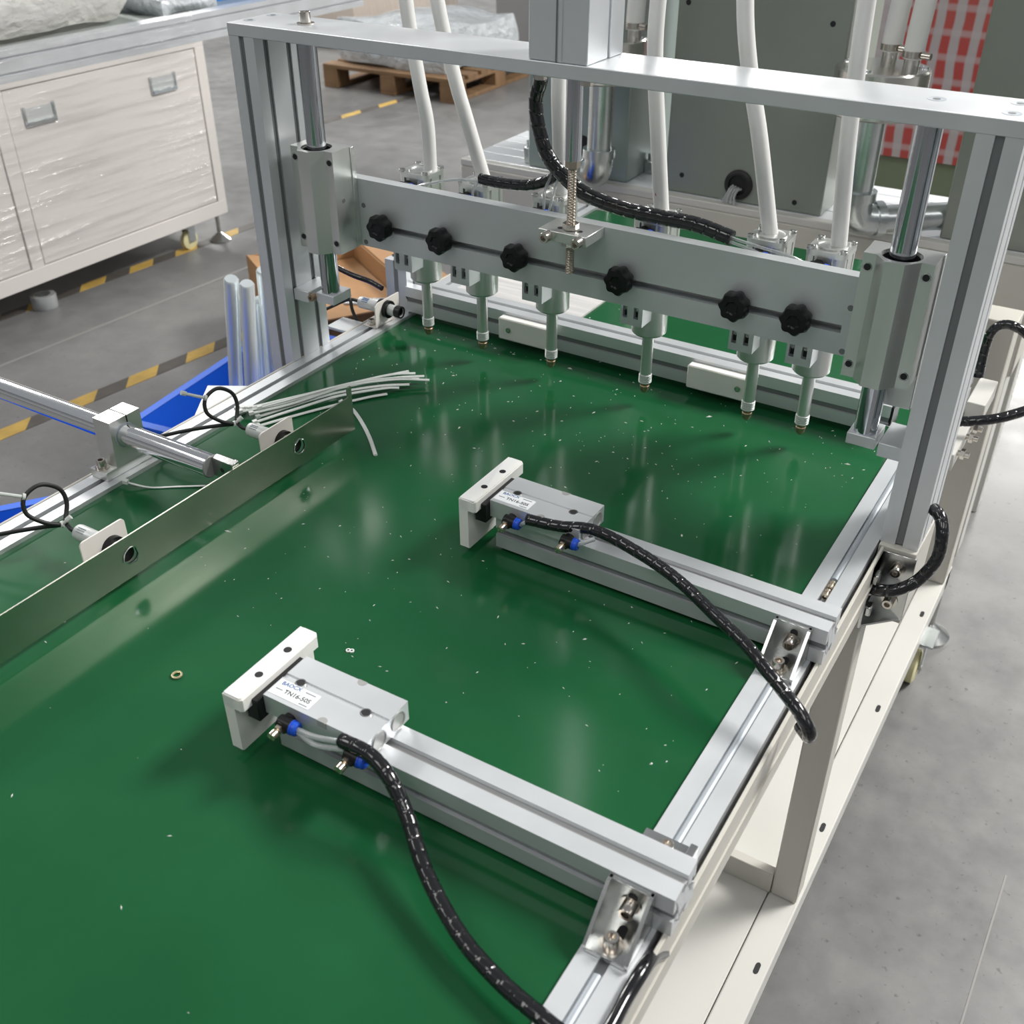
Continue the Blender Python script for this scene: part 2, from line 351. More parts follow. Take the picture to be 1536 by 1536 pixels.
# ================================================================== THE SETTING
F = -ZO
bm = bm_(); box(bm, -22, 14, -8, 26, F - 0.1, F)
floor = obj('floor', bm, 'concrete', loc=(0, 0, F), kind='structure')
for nm, (a0, a1, b0, b1) in dict(wall_back=(-22, 14, 26, 26.2), wall_front=(-22, 14, -8.2, -8), wall_left=(-22.2, -22, -8, 26), wall_right=(14, 14.2, -8, 26)).items():
    bm = bm_(); box(bm, a0, a1, b0, b1, F, F + 6.5); obj(nm, bm, 'wall_paint', loc=((a0 + a1) / 2, (b0 + b1) / 2, F), kind='structure')
def tape(x0, y0, x1, y1, wd, per, skip=0):
    a = Vector((x0, y0, 0)); d = Vector((x1 - x0, y1 - y0, 0)); L = d.length; d.normalize(); nrm = Vector((-d.y, d.x, 0)); k = 0; s = 0.0
    while s < L - 1e-6:
        e = min(L, s + per / 2); bm = bm_(); sk = wd * 0.9
        c = [a + d * (s + sk) + nrm * wd / 2, a + d * (e + sk) + nrm * wd / 2, a + d * e - nrm * wd / 2, a + d * s - nrm * wd / 2]
        lo = [bm.verts.new((p.x, p.y, F)) for p in c]; hi = [bm.verts.new((p.x, p.y, F + 0.0012)) for p in c]
        bm.faces.new(lo); bm.faces.new(hi[::-1])
        for i in range(4): bm.faces.new((lo[i], lo[(i + 1) % 4], hi[(i + 1) % 4], hi[i]))
        obj('tape_stripe', bm, 'tape_yellow' if k % 2 == 0 else 'tape_black', floor)
        k += 1; s = e
tape(-2.56, 0.72, -2.32, 2.66, 0.055, 0.21)
tape(-3.17, 1.55, -3.05, 3.6, 0.05, 0.21)
tape(-3.95, 3.95, -3.86, 5.15, 0.05, 0.3)
def strip(x0, y0, x1, y1, wd, name='floor_joint', m='joint_line'):
    bm = bm_(); a = Vector((x0, y0, 0)); d = Vector((x1 - x0, y1 - y0, 0)).normalized(); n_ = Vector((-d.y, d.x, 0)) * wd / 2; b_ = Vector((x1, y1, 0))
    q = [a + n_, b_ + n_, b_ - n_, a - n_]; lo = [bm.verts.new((p.x, p.y, F)) for p in q]; hi = [bm.verts.new((p.x, p.y, F + 0.0006)) for p in q]
    bm.faces.new(lo); bm.faces.new(hi[::-1])
    for i in range(4): bm.faces.new((lo[i], lo[(i + 1) % 4], hi[(i + 1) % 4], hi[i]))
    obj(name, bm, m, floor)
strip(-2.86, 1.35, -2.72, 3.6, 0.012)
strip(0.095, 1.03, 0.10, 1.33, 0.003)

# ================================================================== CONVEYOR TABLE
cv = thing('conveyor_table', 'long conveyor table with a glossy green belt between aluminium side rails', 'conveyor', (-0.57, 0.6, F))
bm = bm_(); box(bm, -0.951, -0.194, -0.45, 1.855, -0.0085, -0.005)
belt = obj('belt', bm, 'belt_green', cv, label='glossy dark green conveyor belt dusted with plastic crumbs')
bm = bm_(); box(bm, -0.93, -0.215, -0.45, 1.84, -0.05, -0.0087); obj('belt_light_stop', bm, 'machine_grey', cv)  # unseen box added under the belt so that light doesn't leak
for (x0, x1) in ((-0.990, -0.950), (-0.195, -0.155)):
    yend = 1.86 if x1 < -0.5 else 1.49
    bm = bm_(); prism(bm, section(x0, x1, -0.04, 0.0), 'y', -0.45, yend)
    rl = obj('side_rail', bm, 'aluminium', cv)
    if x1 > -0.5:
        for (a, b_) in ((-0.45, 0.395), (0.505, 0.740), (0.918, 1.488)):
            bm = bm_(); lathe(bm, (-0.175, a, -0.0046), (0, 1, 0), [(0, 0), (0.0041, 0), (0.0041, b_ - a), (0, b_ - a)], 16)
            obj('slot_cover', bm, 'slot_cover', rl)
        for yy in (0.886, 0.902):
            bm = bm_(); lathe(bm, (-0.175, yy, -0.004), (0, 1, 0), [(0.0024, 0), (0.0038, 0.0008), (0.0038, 0.005), (0.0024, 0.0058), (0.0024, 0.0085), (0.0036, 0.0092), (0.0036, 0.0115), (0, 0.0118)], 14)
            obj('slot_spring', bm, 'nickel', rl)
    else:
        bm = bm_(); box(bm, -0.9735, -0.9665, -0.45, 1.86, -0.0088, -0.0078); obj('slot_shade_strip', bm, 'recess_shade', rl)  # dark strip that paints the shade in the rail slot
# steel side channels: thin folded sheet whose top edge stands beside the rail
for (sx, sgn) in ((-0.150, 1), (-0.9945, -1)):
    bm = bm_(); box(bm, sx, sx + 0.0035, -0.45, 1.0 if sgn > 0 else 1.86, -0.054, 0.0005, 0.0006)
    box(bm, sx + (0.0035 if sgn > 0 else -0.0015), sx + (0.005 if sgn > 0 else 0.0), -0.45, 1.0 if sgn > 0 else 1.86, -0.034, -0.030)
    box(bm, sx - 0.03 * (sgn > 0), sx + 0.0035 + 0.03 * (sgn < 0), -0.45, 1.86 if sgn < 0 else 1.49, -0.058, -0.054)
    obj('side_channel', bm, 'cream_paint', cv)
bm = bm_(); box(bm, -0.150, -0.1465, 1.0, 1.49, -0.10, -0.02, 0.0006); obj('side_channel', bm, 'cream_paint_light', cv)
# legs
for (x0, x1, y0, y1) in ((-0.185, -0.149, 0.985, 1.021), (-0.21, -0.1465, 1.832, 1.90), (-0.99, -0.955, 0.985, 1.021), (-0.99, -0.93, 1.832, 1.90), (-0.185, -0.149, -0.3, -0.264), (-0.99, -0.955, -0.3, -0.264)):
    bm = bm_(); box(bm, x0, x1, y0, y1, -0.60, -0.055, 0.002); obj('leg', bm, 'cream_paint', cv)
# base tray: outer tubes with oval slots, inner sheet, cross members
for (x0, x1) in ((-0.187, -0.1455), (-0.99, -0.95)):
    bm = bm_(); box(bm, x0, x1, -0.35, 1.905, -0.645, -0.60, 0.002); bt = obj('base_tube', bm, 'cream_paint_light', cv)
    if x1 > -0.5:
        for yy in (0.866, 1.135, 1.427, 1.72, 0.6):
            bm = bm_(); pts = []
            for k in range(16):
                t = 2 * math.pi * k / 16; pts.append((-0.159 + 0.0035 * math.cos(t), yy + 0.0055 * math.sin(t) + (0.004 if math.sin(t) > 0 else -0.004)))
            prism(bm, pts, 'z', -0.6003, -0.5997); obj('oval_slot', bm, 'hole_shade', bt)
bm = bm_(); box(bm, -0.949, -0.1885, -0.35, 1.905, -0.612, -0.601, 0.001); obj('base_sheet', bm, 'cream_paint_light', cv)
bm = bm_(); box(bm, -0.955, -0.186, 0.985, 1.0, -0.601, -0.562, 0.001); obj('base_cross_member', bm, 'cream_paint', cv)
bm = bm_(); box(bm, -0.99, -0.1455, 1.87, 1.905, -0.645, -0.60, 0.001); obj('base_tube', bm, 'cream_paint_light', cv)
# levelling foot and caster at the far right corner
for (fx, fy) in ((-0.152, 1.862), (-0.96, 1.86)):
    bm = bm_(); lathe(bm, (fx, fy, F), (0, 0, 1), [(0, 0), (0.042, 0), (0.042, 0.006), (0.016, 0.026), (0.008, 0.032), (0.008, 0.105), (0, 0.105)], 24); obj('levelling_foot', bm, 'stainless', cv)
def caster(parent, cx, cy, top, ry=0.0):
    z = F + 0.035
    bm = bm_(); lathe(bm, (cx - 0.013, cy, z), (1, 0, 0), [(0, 0), (0.010, 0), (0.028, 0.001), (0.035, 0.004), (0.035, 0.022), (0.028, 0.025), (0.010, 0.026), (0, 0.026)], 24)
    wh = obj('caster_wheel', bm, 'nylon_wheel', parent)
    bm = bm_(); lathe(bm, (cx + 0.013, cy, z), (1, 0, 0), [(0.006, 0), (0.006, 0.006), (0, 0.006)], 10); obj('axle_nut', bm, 'steel_bolt', wh)
    bm = bm_(); box(bm, cx - 0.018, cx - 0.0155, cy - 0.012, cy + 0.02, z - 0.006, top - 0.004); box(bm, cx + 0.0155, cx + 0.018, cy - 0.012, cy + 0.02, z - 0.006, top - 0.004)
    box(bm, cx - 0.03, cx + 0.03, cy - 0.02, cy + 0.04, top - 0.005, top, 0.001); obj('caster_fork', bm, 'galvanised', parent)
caster(cv, -0.152, 1.71, -0.645); caster(cv, -0.95, 1.71, -0.645); caster(cv, -0.17, -0.2, -0.645); caster(cv, -0.95, -0.2, -0.645)
for (fx, fy) in ((-0.17, -0.28), (-0.96, -0.28)):
    bm = bm_(); lathe(bm, (fx, fy, F), (0, 0, 1), [(0, 0), (0.042, 0), (0.042, 0.006), (0.016, 0.026), (0.008, 0.032), (0.008, 0.105), (0, 0.105)], 24); obj('levelling_foot', bm, 'stainless', cv)
# gusset plate reaching out from the left rail
bm = bm_(); prism(bm, [(-1.072, 0.918), (-0.992, 0.965), (-0.992, 0.775), (-1.014, 0.795), (-1.018, 0.838)], 'z', -0.024, -0.019); obj('gusset_plate', bm, 'aluminium_plate', cv)

# ================================================================== GANTRY FRAME
gf = thing('gantry_frame', 'aluminium gantry of two grooved posts, a flat top beam and chrome guide rods', 'gantry', (-0.572, 1.05, -0.02))
for (x0, x1, zb) in ((-1.0305, -0.9905, -0.055), (-0.1545, -0.1145, -0.0005)):
    bm = bm_(); prism(bm, section(x0, x1, 1.010, 1.090, 1, 2), 'z', zb, 0.4292); pst = obj('post', bm, 'aluminium', gf)
    xm = (x0 + x1) / 2; xi = x1 if x0 < -0.5 else x0; sg = -1 if x0 < -0.5 else 1
    for (a, b_, c, d) in ((xm - 0.004, xm + 0.004, 1.0125, 1.0150), *[(min(xi + sg * 0.0025, xi + sg * 0.005), max(xi + sg * 0.0025, xi + sg * 0.005), yc - 0.004, yc + 0.004) for yc in (1.030, 1.070)]):
        bm = bm_(); box(bm, a, b_, c, d, zb + 0.001, 0.4285); obj('slot_shade_strip', bm, 'recess_shade', pst)  # thin dark strips added as painted shade inside the post slots
bm = bm_(); box(bm, -1.0315, -0.1135, 1.0095, 1.094, 0.429, 0.4436, 0.0008); tb = obj('top_beam', bm, 'aluminium', gf)
for (sx, sy) in ((-1.0175, 1.0368), (-1.018, 1.0782), (-0.133, 1.0334), (-0.1335, 1.0748), (-0.2008, 1.0534)):
    bm = bm_(); lathe(bm, (sx, sy, 0.4434), (0, 0, 1), [(0.0085, 0), (0.0085, 0.0005), (0.0070, 0.0003), (0, 0.0003)], 20); cs_ = obj('countersunk_screw', bm, 'slot_cover', tb)
    bm = bm_(); lathe(bm, (sx, sy, 0.4438), (0, 0, 1), [(0.0036, 0), (0.0036, 0.0002), (0, 0.0002)], 6); obj('hex_socket', bm, 'recess_shade', cs_)
bm = bm_(); lathe(bm, (-0.941, 1.0508, 0.4436), (0, 0, 1), [(0, 0), (0.011, 0), (0.011, 0.0015), (0.0066, 0.0015), (0.0066, 0.0135), (0.006, 0.014), (0.0035, 0.014), (0.003, 0.009), (0, 0.009)], 20); obj('cap_bolt', bm, 'steel_bolt', tb)
for gx in (-0.941, -0.201):
    bm = bm_(); cyl(bm, (gx, 1.0485, 0.1035), (gx, 1.0485, 0.4295), 0.0125, seg=36); obj('guide_rod', bm, 'rod_chrome', gf)
for (gx, s, px) in ((-0.941, -1, -0.9905), (-0.201, 1, -0.1545)):
    bm = bm_(); box(bm, gx - 0.0155, gx + 0.0155, 1.0340, 1.072, 0.0915, 0.1045, 0.0006)
    xa, xb = sorted((px, px - s * 0.0265)); box(bm, xa, xb, 1.027, 1.08, 0.0895, 0.1055, 0.0006)
    rh = obj('rod_holder', bm, 'aluminium', gf)
    if s < 0:
      bm = bm_(); lathe(bm, (gx - 0.0195, 1.0350, 0.0975), (0, -1, 0), [(0.0052, 0), (0.0052, 0.006), (0.0045, 0.0085), (0.002, 0.0085), (0.0018, 0.006), (0, 0.006)], 18); obj('set_screw', bm, 'brass', rh)
# foot brackets of the right post
for zt in (-0.004, -0.047):
    fb_bm = bm_(); box(fb_bm, -0.150, -0.1465, 0.962, 1.002, zt - 0.040, zt, 0.0005); box(fb_bm, -0.150, -0.1115, 0.9985, 1.002, zt - 0.040, zt, 0.0005)
    prism(fb_bm, [(-0.150, 0.963), (-0.150, 1.0), (-0.113, 1.0)], 'z', zt - 0.040, zt - 0.0375)
    fb = obj('foot_bracket', fb_bm, 'stainless', gf)
    bm = bm_(); socket_bolt(bm, (-0.1285, 0.9985, zt - 0.017), (0, -1, 0), 0.0058, 0.0105, 0.0088); obj('cap_bolt', bm, 'steel_bolt', fb)
    bm = bm_(); box(bm, -0.1465, -0.1405, 0.968, 0.982, zt - 0.026, zt - 0.014, 0.0012); obj('slot_nut', bm, 'stainless', fb)
bm = bm_(); box(bm, -0.1535, -0.113, 1.0035, 1.095, -0.095, -0.0008, 0.0008); obj('post_foot', bm, 'cream_paint', gf)

# ================================================================== LIFT ACTUATOR
la = thing('lift_actuator', 'square aluminium lift actuator on the top beam with threaded piston rod', 'actuator', (-0.5705, 1.05, 0.4436))
bm = bm_(); box(bm, -0.605, -0.5355, 1.0115, 1.056, 0.4438, 0.80, 0.001); box(bm, -0.603, -0.5345, 1.059, 1.089, 0.4438, 0.80, 0.001); box(bm, -0.60, -0.54, 1.054, 1.061, 0.4438, 0.80)
obj('actuator_body', bm, 'aluminium', la)
bm = bm_(); box(bm, -0.5725, -0.5710, 1.0108, 1.013, 0.4438, 0.80); obj('body_groove', bm, 'recess_shade', la)
bm = bm_(); box(bm, -0.570, -0.5645, 1.0105, 1.013, 0.4438, 0.80, 0.0008); obj('body_rib', bm, 'aluminium', la)
for (bx, by) in ((-0.6035, 1.035), (-0.5475, 1.035)):
    bm = bm_(); hexnut(bm, (bx, by, 0.429), (0, 0, -1), 0.0068, 0.009); obj('hex_bolt', bm, 'steel_bolt', la)
bm = bm_(); cyl(bm, (-0.5705, 1.052, 0.336), (-0.5705, 1.052, 0.4295), 0.0095, seg=28); obj('piston_rod', bm, 'rod_chrome', la)
bm = bm_(); hexnut(bm, (-0.5705, 1.052, 0.328), (0, 0, 1), 0.0085, 0.008); obj('lock_nut', bm, 'steel_thread', la)
pth = [Vector((-0.5705, 1.052, 0.330 - 0.00035 * i)) for i in range(int(0.1255 / 0.00035))]
bm = bm_(); sweep(bm, pth, 0.0052, 14, lambda s, t: 1.0 - 0.12 * abs(((s / 0.0016 + t / 6.28318) % 1.0) * 2 - 1)); obj('threaded_rod', bm, 'steel_thread', la)
for zz in (0.2585, 0.2385):
    bm = bm_(); hexnut(bm, (-0.5705, 1.052, zz), (0, 0, 1), 0.0098, 0.0065 if zz > 0.25 else 0.007); obj('lock_nut', bm, 'steel_bolt', la)

# ================================================================== LIFTING PLATE
lp = thing('lifting_plate', 'grey slotted cross plate carried by two bearing blocks on the chrome rods', 'plate', (-0.571, 1.085, 0.168))
X0, X1, Y0, Y1, Z0, Z1 = -0.974, -0.169, 1.080, 1.0965, 0.1675, 0.2572
bm = bm_()
box(bm, X0, X1, Y0, Y1, 0.2015, Z1); box(bm, X0, X1, Y0, Y1, Z0, 0.1925); box(bm, X0, -0.8925, Y0, Y1, 0.1925, 0.2015); box(bm, -0.2535, X1, Y0, Y1, 0.1925, 0.2015)
bmesh.ops.remove_doubles(bm, verts=bm.verts, dist=1e-6)
pl = obj('cross_plate', bm, 'aluminium_plate', lp)
for (hx, hz) in ((-0.8977, 0.2228), (-0.8981, 0.173), (-0.2476, 0.2225), (-0.2481, 0.1725)):
    bm = bm_(); lathe(bm, (hx, Y0, hz), (0, -1, 0), [(0.0034, -0.001), (0.0034, 0.0003), (0, 0.0003)], 16); obj('screw_hole', bm, 'recess_shade', pl)
bm = bm_(); box(bm, -0.8925, -0.2535, 1.094, 1.0962, 0.188, 0.206); obj('slot_shade_sheet', bm, 'recess_shade_mid', pl)  # grey sheet added to paint the tone inside the plate slot
bm = bm_(); box(bm, -0.6045, -0.5415, 1.0355, 1.0802, 0.2455, 0.2575, 0.0006); cb = obj('coupling_bracket', bm, 'aluminium_block', lp)
for bx in (-0.5905, -0.5495):
    bm = bm_(); socket_bolt(bm, (bx, 1.036, 0.2515), (0, -1, 0), 0.0062, 0.0125); obj('cap_bolt', bm, 'steel_bolt', cb)
for sx in (-0.583, -0.5575):
    bm = bm_(); lathe(bm, (sx, 1.050, 0.2576), (0, 0, 1), [(0.0036, -0.0002), (0.0036, 0.0002), (0, 0.0002)], 14); obj('slot_opening', bm, 'hole_shade', cb)
def bearing(gx):
    zb, zt = 0.1665, 0.2995
    prof = [(-0.0345, 1.037), (-0.0215, 1.037), (-0.0095, 1.0215), (0.0095, 1.0215), (0.0215, 1.037), (0.0345, 1.037), (0.0345, 1.0715), (-0.0345, 1.0715)]
    bm = bm_(); P = [(gx + u, v) for u, v in prof]; n = 48
    # prism with a round bore from top to bottom
    per = []; L = [0]
    for i in range(len(P)): a = Vector(P[i]); b_ = Vector(P[(i + 1) % len(P)]); L.append(L[-1] + (b_ - a).length)
    rb = 0.0198
    for z, top in ((zb, False), (zt, True)):
        outer = [bm.verts.new((u, v, z)) for u, v in P]
        inner = [bm.verts.new((gx + rb * math.cos(2 * math.pi * k / n), 1.0480 + rb * math.sin(2 * math.pi * k / n), z)) for k in range(n)]
        es = [bm.edges.new((outer[i], outer[(i + 1) % len(P)])) for i in range(len(P))] + [bm.edges.new((inner[k], inner[(k + 1) % n])) for k in range(n)]
        bmesh.ops.triangle_fill(bm, edges=es, use_beauty=True)
        if top: oT, iT = outer, inner
        else: oB, iB = outer, inner
    for i in range(len(P)): j = (i + 1) % len(P); bm.faces.new((oB[i], oB[j], oT[j], oT[i]))
    for k in range(n): j = (k + 1) % n; bm.faces.new((iB[k], iB[j], iT[j], iT[k]))
    return bm
for gx in (-0.941, -0.201):
    bb = obj('bearing_block', bearing(gx), 'aluminium_block', lp)
    bm = bm_(); lathe(bm, (gx, 1.0480, 0.168), (0, 0, 1), [(0.0196, 0), (0.0196, 0.1285), (0.0182, 0.1285), (0.0175, 0.123), (0.0158, 0.123), (0.0150, 0.120), (0.0140, 0.120), (0.0140, 0)], 36); obj('bearing_sleeve', bm, 'black_plastic', bb)
    for dx in (-0.0283, 0.0283):
        for zz in (0.2855, 0.1805):
            bm = bm_(); lathe(bm, (gx + dx, 1.037, zz), (0, -1, 0), [(0.0049, 0), (0.0049, 0.0005), (0.0040, 0.0003), (0.0037, -0.0008), (0, -0.0008)], 18); ob = obj('bolt_bore', bm, 'stainless', bb)
            bm = bm_(); lathe(bm, (gx + dx, 1.0372, zz), (0, -1, 0), [(0.0036, 0), (0.0036, 0.0004), (0, 0.0004)], 16); obj('bolt_recess', bm, 'hole_shade', bb)
    bm = bm_(); box(bm, gx - 0.036, gx + 0.036, 1.0716, 1.080, 0.168, 0.2985, 0.0006)
    if gx > -0.5: box(bm, gx + 0.004, gx + 0.036, 1.0716, 1.080, 0.128, 0.170, 0.0006)
    obj('mount_plate', bm, 'aluminium_block', lp)
bm = bm_(); lathe(bm, (-0.9065, 1.0515, 0.2350), (1, 0, 0), [(0.0030, -0.001), (0.0030, 0.0003), (0, 0.0003)], 14); obj('grease_hole', bm, 'recess_shade', lp)

# ================================================================== DISPENSING NOZZLES
NX = [-0.8637, -0.7689, -0.6564, -0.5136, -0.3705, -0.3003]
ORD = ['nozzle cylinder clamped to the lifting plate closest to the cardboard box', 'second nozzle cylinder on the lifting plate counting from the cardboard box side',
       'nozzle cylinder under the short black cable end beside the threaded rod', 'nozzle cylinder just past the threaded rod under the long sagging black cable',
       'nozzle cylinder fifth along the lifting plate, where the long black cable ends', 'nozzle cylinder closest to the red-backed guide rod end of the lifting plate']
def make_nozzle(x):
    t = thing('dispensing_nozzle', ORD[0], 'nozzle', (x, 1.165, 0.015), 'six nozzle cylinders on the lifting plate')
    a = 0.0222; g = 0.0035
    out = []
    for (sx, sy, tx, ty) in ((-1, -1, 1, 0), (1, -1, 0, 1), (1, 1, -1, 0), (-1, 1, 0, -1)):
        c = Vector((sx * a, sy * a)); d = Vector((tx, ty)); nrm = Vector((-ty, tx))
        out += [c + d * g, c + d * 0.009, c + d * 0.009 + nrm * 0.003, c + d * 0.014 + nrm * 0.003, c + d * 0.014, c + d * (2 * a - 0.014), c + d * (2 * a - 0.014) + nrm * 0.003, c + d * (2 * a - 0.009) + nrm * 0.003, c + d * (2 * a - 0.009), c + d * (2 * a - g)]
    bm = bm_(); prism(bm, [(x + p.x, 1.1665 + p.y) for p in out], 'z', 0.172, 0.2475); cy = obj('cylinder_body', bm, 'aluminium_block', t)
    bm = bm_(); cap = []
    for k in range(32):
        th = 2 * math.pi * k / 32; c, s = math.cos(th), math.sin(th); q = 0.0235 / max(abs(c), abs(s)); q = min(q, 0.0295); cap.append((x + q * c, 1.1665 + q * s))
    prism(bm, cap, 'z', 0.2475, 0.2535); lathe(bm, (x, 1.1665, 0.2535), (0, 0, 1), [(0.0175, 0), (0.0175, 0.002), (0.0155, 0.002), (0.0150, 0.0006), (0, 0.0006)], 28)
    cp = obj('cylinder_cap', bm, 'aluminium_block', t)
    for sx in (-1, 1):
        for sy in (-1, 1):
            bm = bm_(); socket_bolt(bm, (x + sx * 0.0185, 1.1665 + sy * 0.0185, 0.2535), (0, 0, 1), 0.0042, 0.0032); obj('cap_screw', bm, 'stainless', cp)
    bm = bm_(); lathe(bm, (x, 1.166, 0.096), (0, 0, 1), [(0, 0), (0.010, 0), (0.0195, 0.0035), (0.0225, 0.0065), (0.0225, 0.0765), (0, 0.0765)], 36); obj('barrel', bm, 'aluminium_block', t)
    y0, ym, y1 = 1.119, 1.126, 1.149; xl, xr = x - 0.0195, x + 0.0105; zb, zt = 0.1255, 0.2125
    s0, s1, sw = x - 0.0165, x - 0.0015, 0.0062
    bm = bm_(); box(bm, xl, xr, ym, y1, zb, zt)
    box(bm, xl, xr, y0, ym, zb, 0.1345); box(bm, xl, s0, y0, ym, 0.1345, zt); box(bm, s0 + sw, s1, y0, ym, 0.1345, zt); box(bm, s1 + sw, xr, y0, ym, 0.1345, zt)
    bmesh.ops.remove_doubles(bm, verts=bm.verts, dist=1e-6); ck = obj('clamp_block', bm, 'aluminium', t)
    for sx in (s0, s1):
        bm = bm_(); box(bm, sx, sx + sw, ym - 0.0006, ym + 0.0001, 0.135, zt); obj('clamp_slot_shade', bm, 'hole_shade', ck)  # dark sheet painting the shade deep in the clamp slot
        bm = bm_(); lathe(bm, (sx + sw / 2, ym - 0.0004, 0.146), (0, -1, 0), [(0.0027, 0), (0.0027, 0.003), (0.0014, 0.003), (0.0012, 0.0015), (0, 0.0015)], 14); obj('clamp_screw', bm, 'stainless', ck)
    bm = bm_(); cyl(bm, (x, 1.1655, 0.040), (x, 1.1655, 0.0965), 0.0076, seg=24); obj('shaft', bm, 'aluminium_block', t)
    prof = [(0, 0), (0.0078, 0)]
    for k in range(5): prof += [(0.0086, 0.0005 + k * 0.0024), (0.0086, 0.0019 + k * 0.0024), (0.0081, 0.0022 + k * 0.0024)]
    bm = bm_(); lathe(bm, (x, 1.1655, 0.029), (0, 0, 1), prof + [(0.0078, 0.0126), (0, 0.0126)], 22); obj('threaded_collar', bm, 'sensor_body', t, label='pale threaded collar wrapped in sealing tape')
    bm = bm_(); lathe(bm, (x, 1.1655, 0.0145), (0, 0, 1), [(0, 0), (0.0035, 0), (0.0058, 0.004), (0.0064, 0.0095), (0.0056, 0.0105), (0.0056, 0.0148), (0, 0.0148)], 20); obj('nozzle_tip', bm, 'brass', t, label='brown brass nozzle tip')
    bm = bm_(); lathe(bm, (x, 1.0815, 0.2020), (0, -1, 0), [(0, 0), (0.0085, 0.0), (0.0085, 0.004), (0.0150, 0.0055), (0.0162, 0.0085), (0.0162, 0.0185), (0.0145, 0.0215), (0.0075, 0.0222), (0.006, 0.0205), (0, 0.0205)], 56, lambda th: 1.0 + 0.075 * math.cos(7 * th + 0.4)); kn = obj('star_knob', bm, 'black_plastic', t)
    bm = bm_(); cyl(bm, (x, 1.0800, 0.1975), (x, 1.121, 0.1975), 0.003, seg=12); obj('knob_stem', bm, 'steel_bolt', kn)
    bm = bm_(); cyl(bm, (x - 0.006, 1.146, 0.238), (x - 0.006, 1.131, 0.238), 0.0062, seg=18); cyl(bm, (x - 0.012, 1.133, 0.238), (x + 0.004, 1.133, 0.238), 0.0066, seg=18); ft = obj('push_fitting', bm, 'black_plastic', t)
    bm = bm_(); lathe(bm, (x + 0.004, 1.133, 0.238), (1, 0, 0), [(0.0066, 0), (0.0066, 0.0035), (0.0055, 0.0045), (0.0028, 0.0045), (0.0025, 0.002), (0, 0.002)], 18); obj('release_collar', bm, 'blue_collar', ft)
    return t
nz0 = make_nozzle(NX[0]); NOZ = [nz0]
for i in range(1, 6):
    c = copy_tree(nz0, (NX[i] - NX[0], 0, 0)); c['label'] = ORD[i]; NOZ.append(c)

# white hoses rising from the nozzle cylinders
HOSE = [[(-0.853, 1.172, 0.252), (-0.857, 1.175, 0.313), (-0.867, 1.175, 0.362), (-0.882, 1.175, 0.459), (-0.890, 1.18, 0.56), (-0.895, 1.19, 0.70)],
        [(-0.766, 1.172, 0.252), (-0.794, 1.175, 0.325), (-0.811, 1.175, 0.374), (-0.834, 1.175, 0.463), (-0.85, 1.18, 0.57), (-0.86, 1.19, 0.70)],
        [(-0.650, 1.172, 0.252), (-0.656, 1.175, 0.309), (-0.660, 1.175, 0.385), (-0.660, 1.18, 0.47), (-0.655, 1.19, 0.58), (-0.65, 1.20, 0.70)],
        [(-0.5115, 1.172, 0.252), (-0.525, 1.175, 0.340), (-0.536, 1.175, 0.426), (-0.537, 1.175, 0.485), (-0.535, 1.18, 0.58), (-0.53, 1.19, 0.70)],
        [(-0.3745, 1.172, 0.252), (-0.402, 1.175, 0.354), (-0.424, 1.175, 0.427), (-0.437, 1.175, 0.492), (-0.445, 1.18, 0.58), (-0.45, 1.19, 0.70)],
        [(-0.2945, 1.172, 0.252), (-0.305, 1.175, 0.367), (-0.308, 1.175, 0.43), (-0.310, 1.175, 0.502), (-0.312, 1.18, 0.59), (-0.313, 1.19, 0.70)]]
HL = ['white hose rising from the nozzle cylinder beside the cardboard box end', 'white hose leaning back from the second nozzle cylinder past the pallet',
      'white hose running up behind the lift actuator and threaded rod', 'nearly straight white hose with a small red mark near its foot',
      'bowed white hose crossing in front of the large grey-green box with the black grommet', 'white hose crossing in front of the silver canister by the red load']
for i, (pts, lb) in enumerate(zip(HOSE, HL)):
    bm = bm_(); tube(bm, pts, 0.0092, 16, 0.012); h = obj('air_hose', bm, 'hose_white', loc=pts[0]); tag(h, lb, 'hose', 'white hoses above the nozzles')
    if i == 3:
        bm = bm_(); lathe(bm, (-0.5168, 1.1645, 0.277), (0.25, -1, 0.2), [(0.0019, 0), (0.0019, 0.0003), (0.0010, 0.0003), (0.0010, 0.0)], 14); obj('printed_mark', bm, 'ink_red', h)

# ================================================================== CABLES ABOVE THE PLATE
def cable(name, pts, r, label, pitch=0.011, cat='cable'):
    bm = bm_(); wrapped(bm, pts, r, pitch); return tag(obj(name, bm, 'wrap_black', loc=pts[0]), label, cat)
cable('wrapped_cable', [(-0.645, 1.104, 0.432), (-0.650, 1.115, 0.401), (-0.659, 1.12, 0.376), (-0.655, 1.12, 0.346), (-0.641, 1.12, 0.314), (-0.615, 1.12, 0.291), (-0.587, 1.12, 0.277), (-0.542, 1.12, 0.2685), (-0.490, 1.12, 0.2665), (-0.444, 1.12, 0.2655), (-0.400, 1.118, 0.2585)], 0.0088, 'long spiral-wrapped black cable sagging from the top beam along the lifting plate', 0.0145)
cable('wrapped_cable', [(-0.752, 1.14, 0.2655), (-0.722, 1.14, 0.2645), (-0.682, 1.14, 0.268), (-0.650, 1.138, 0.280), (-0.630, 1.134, 0.296)], 0.0068, 'short spiral-wrapped black cable lying over the second and third nozzle cylinders', 0.012)
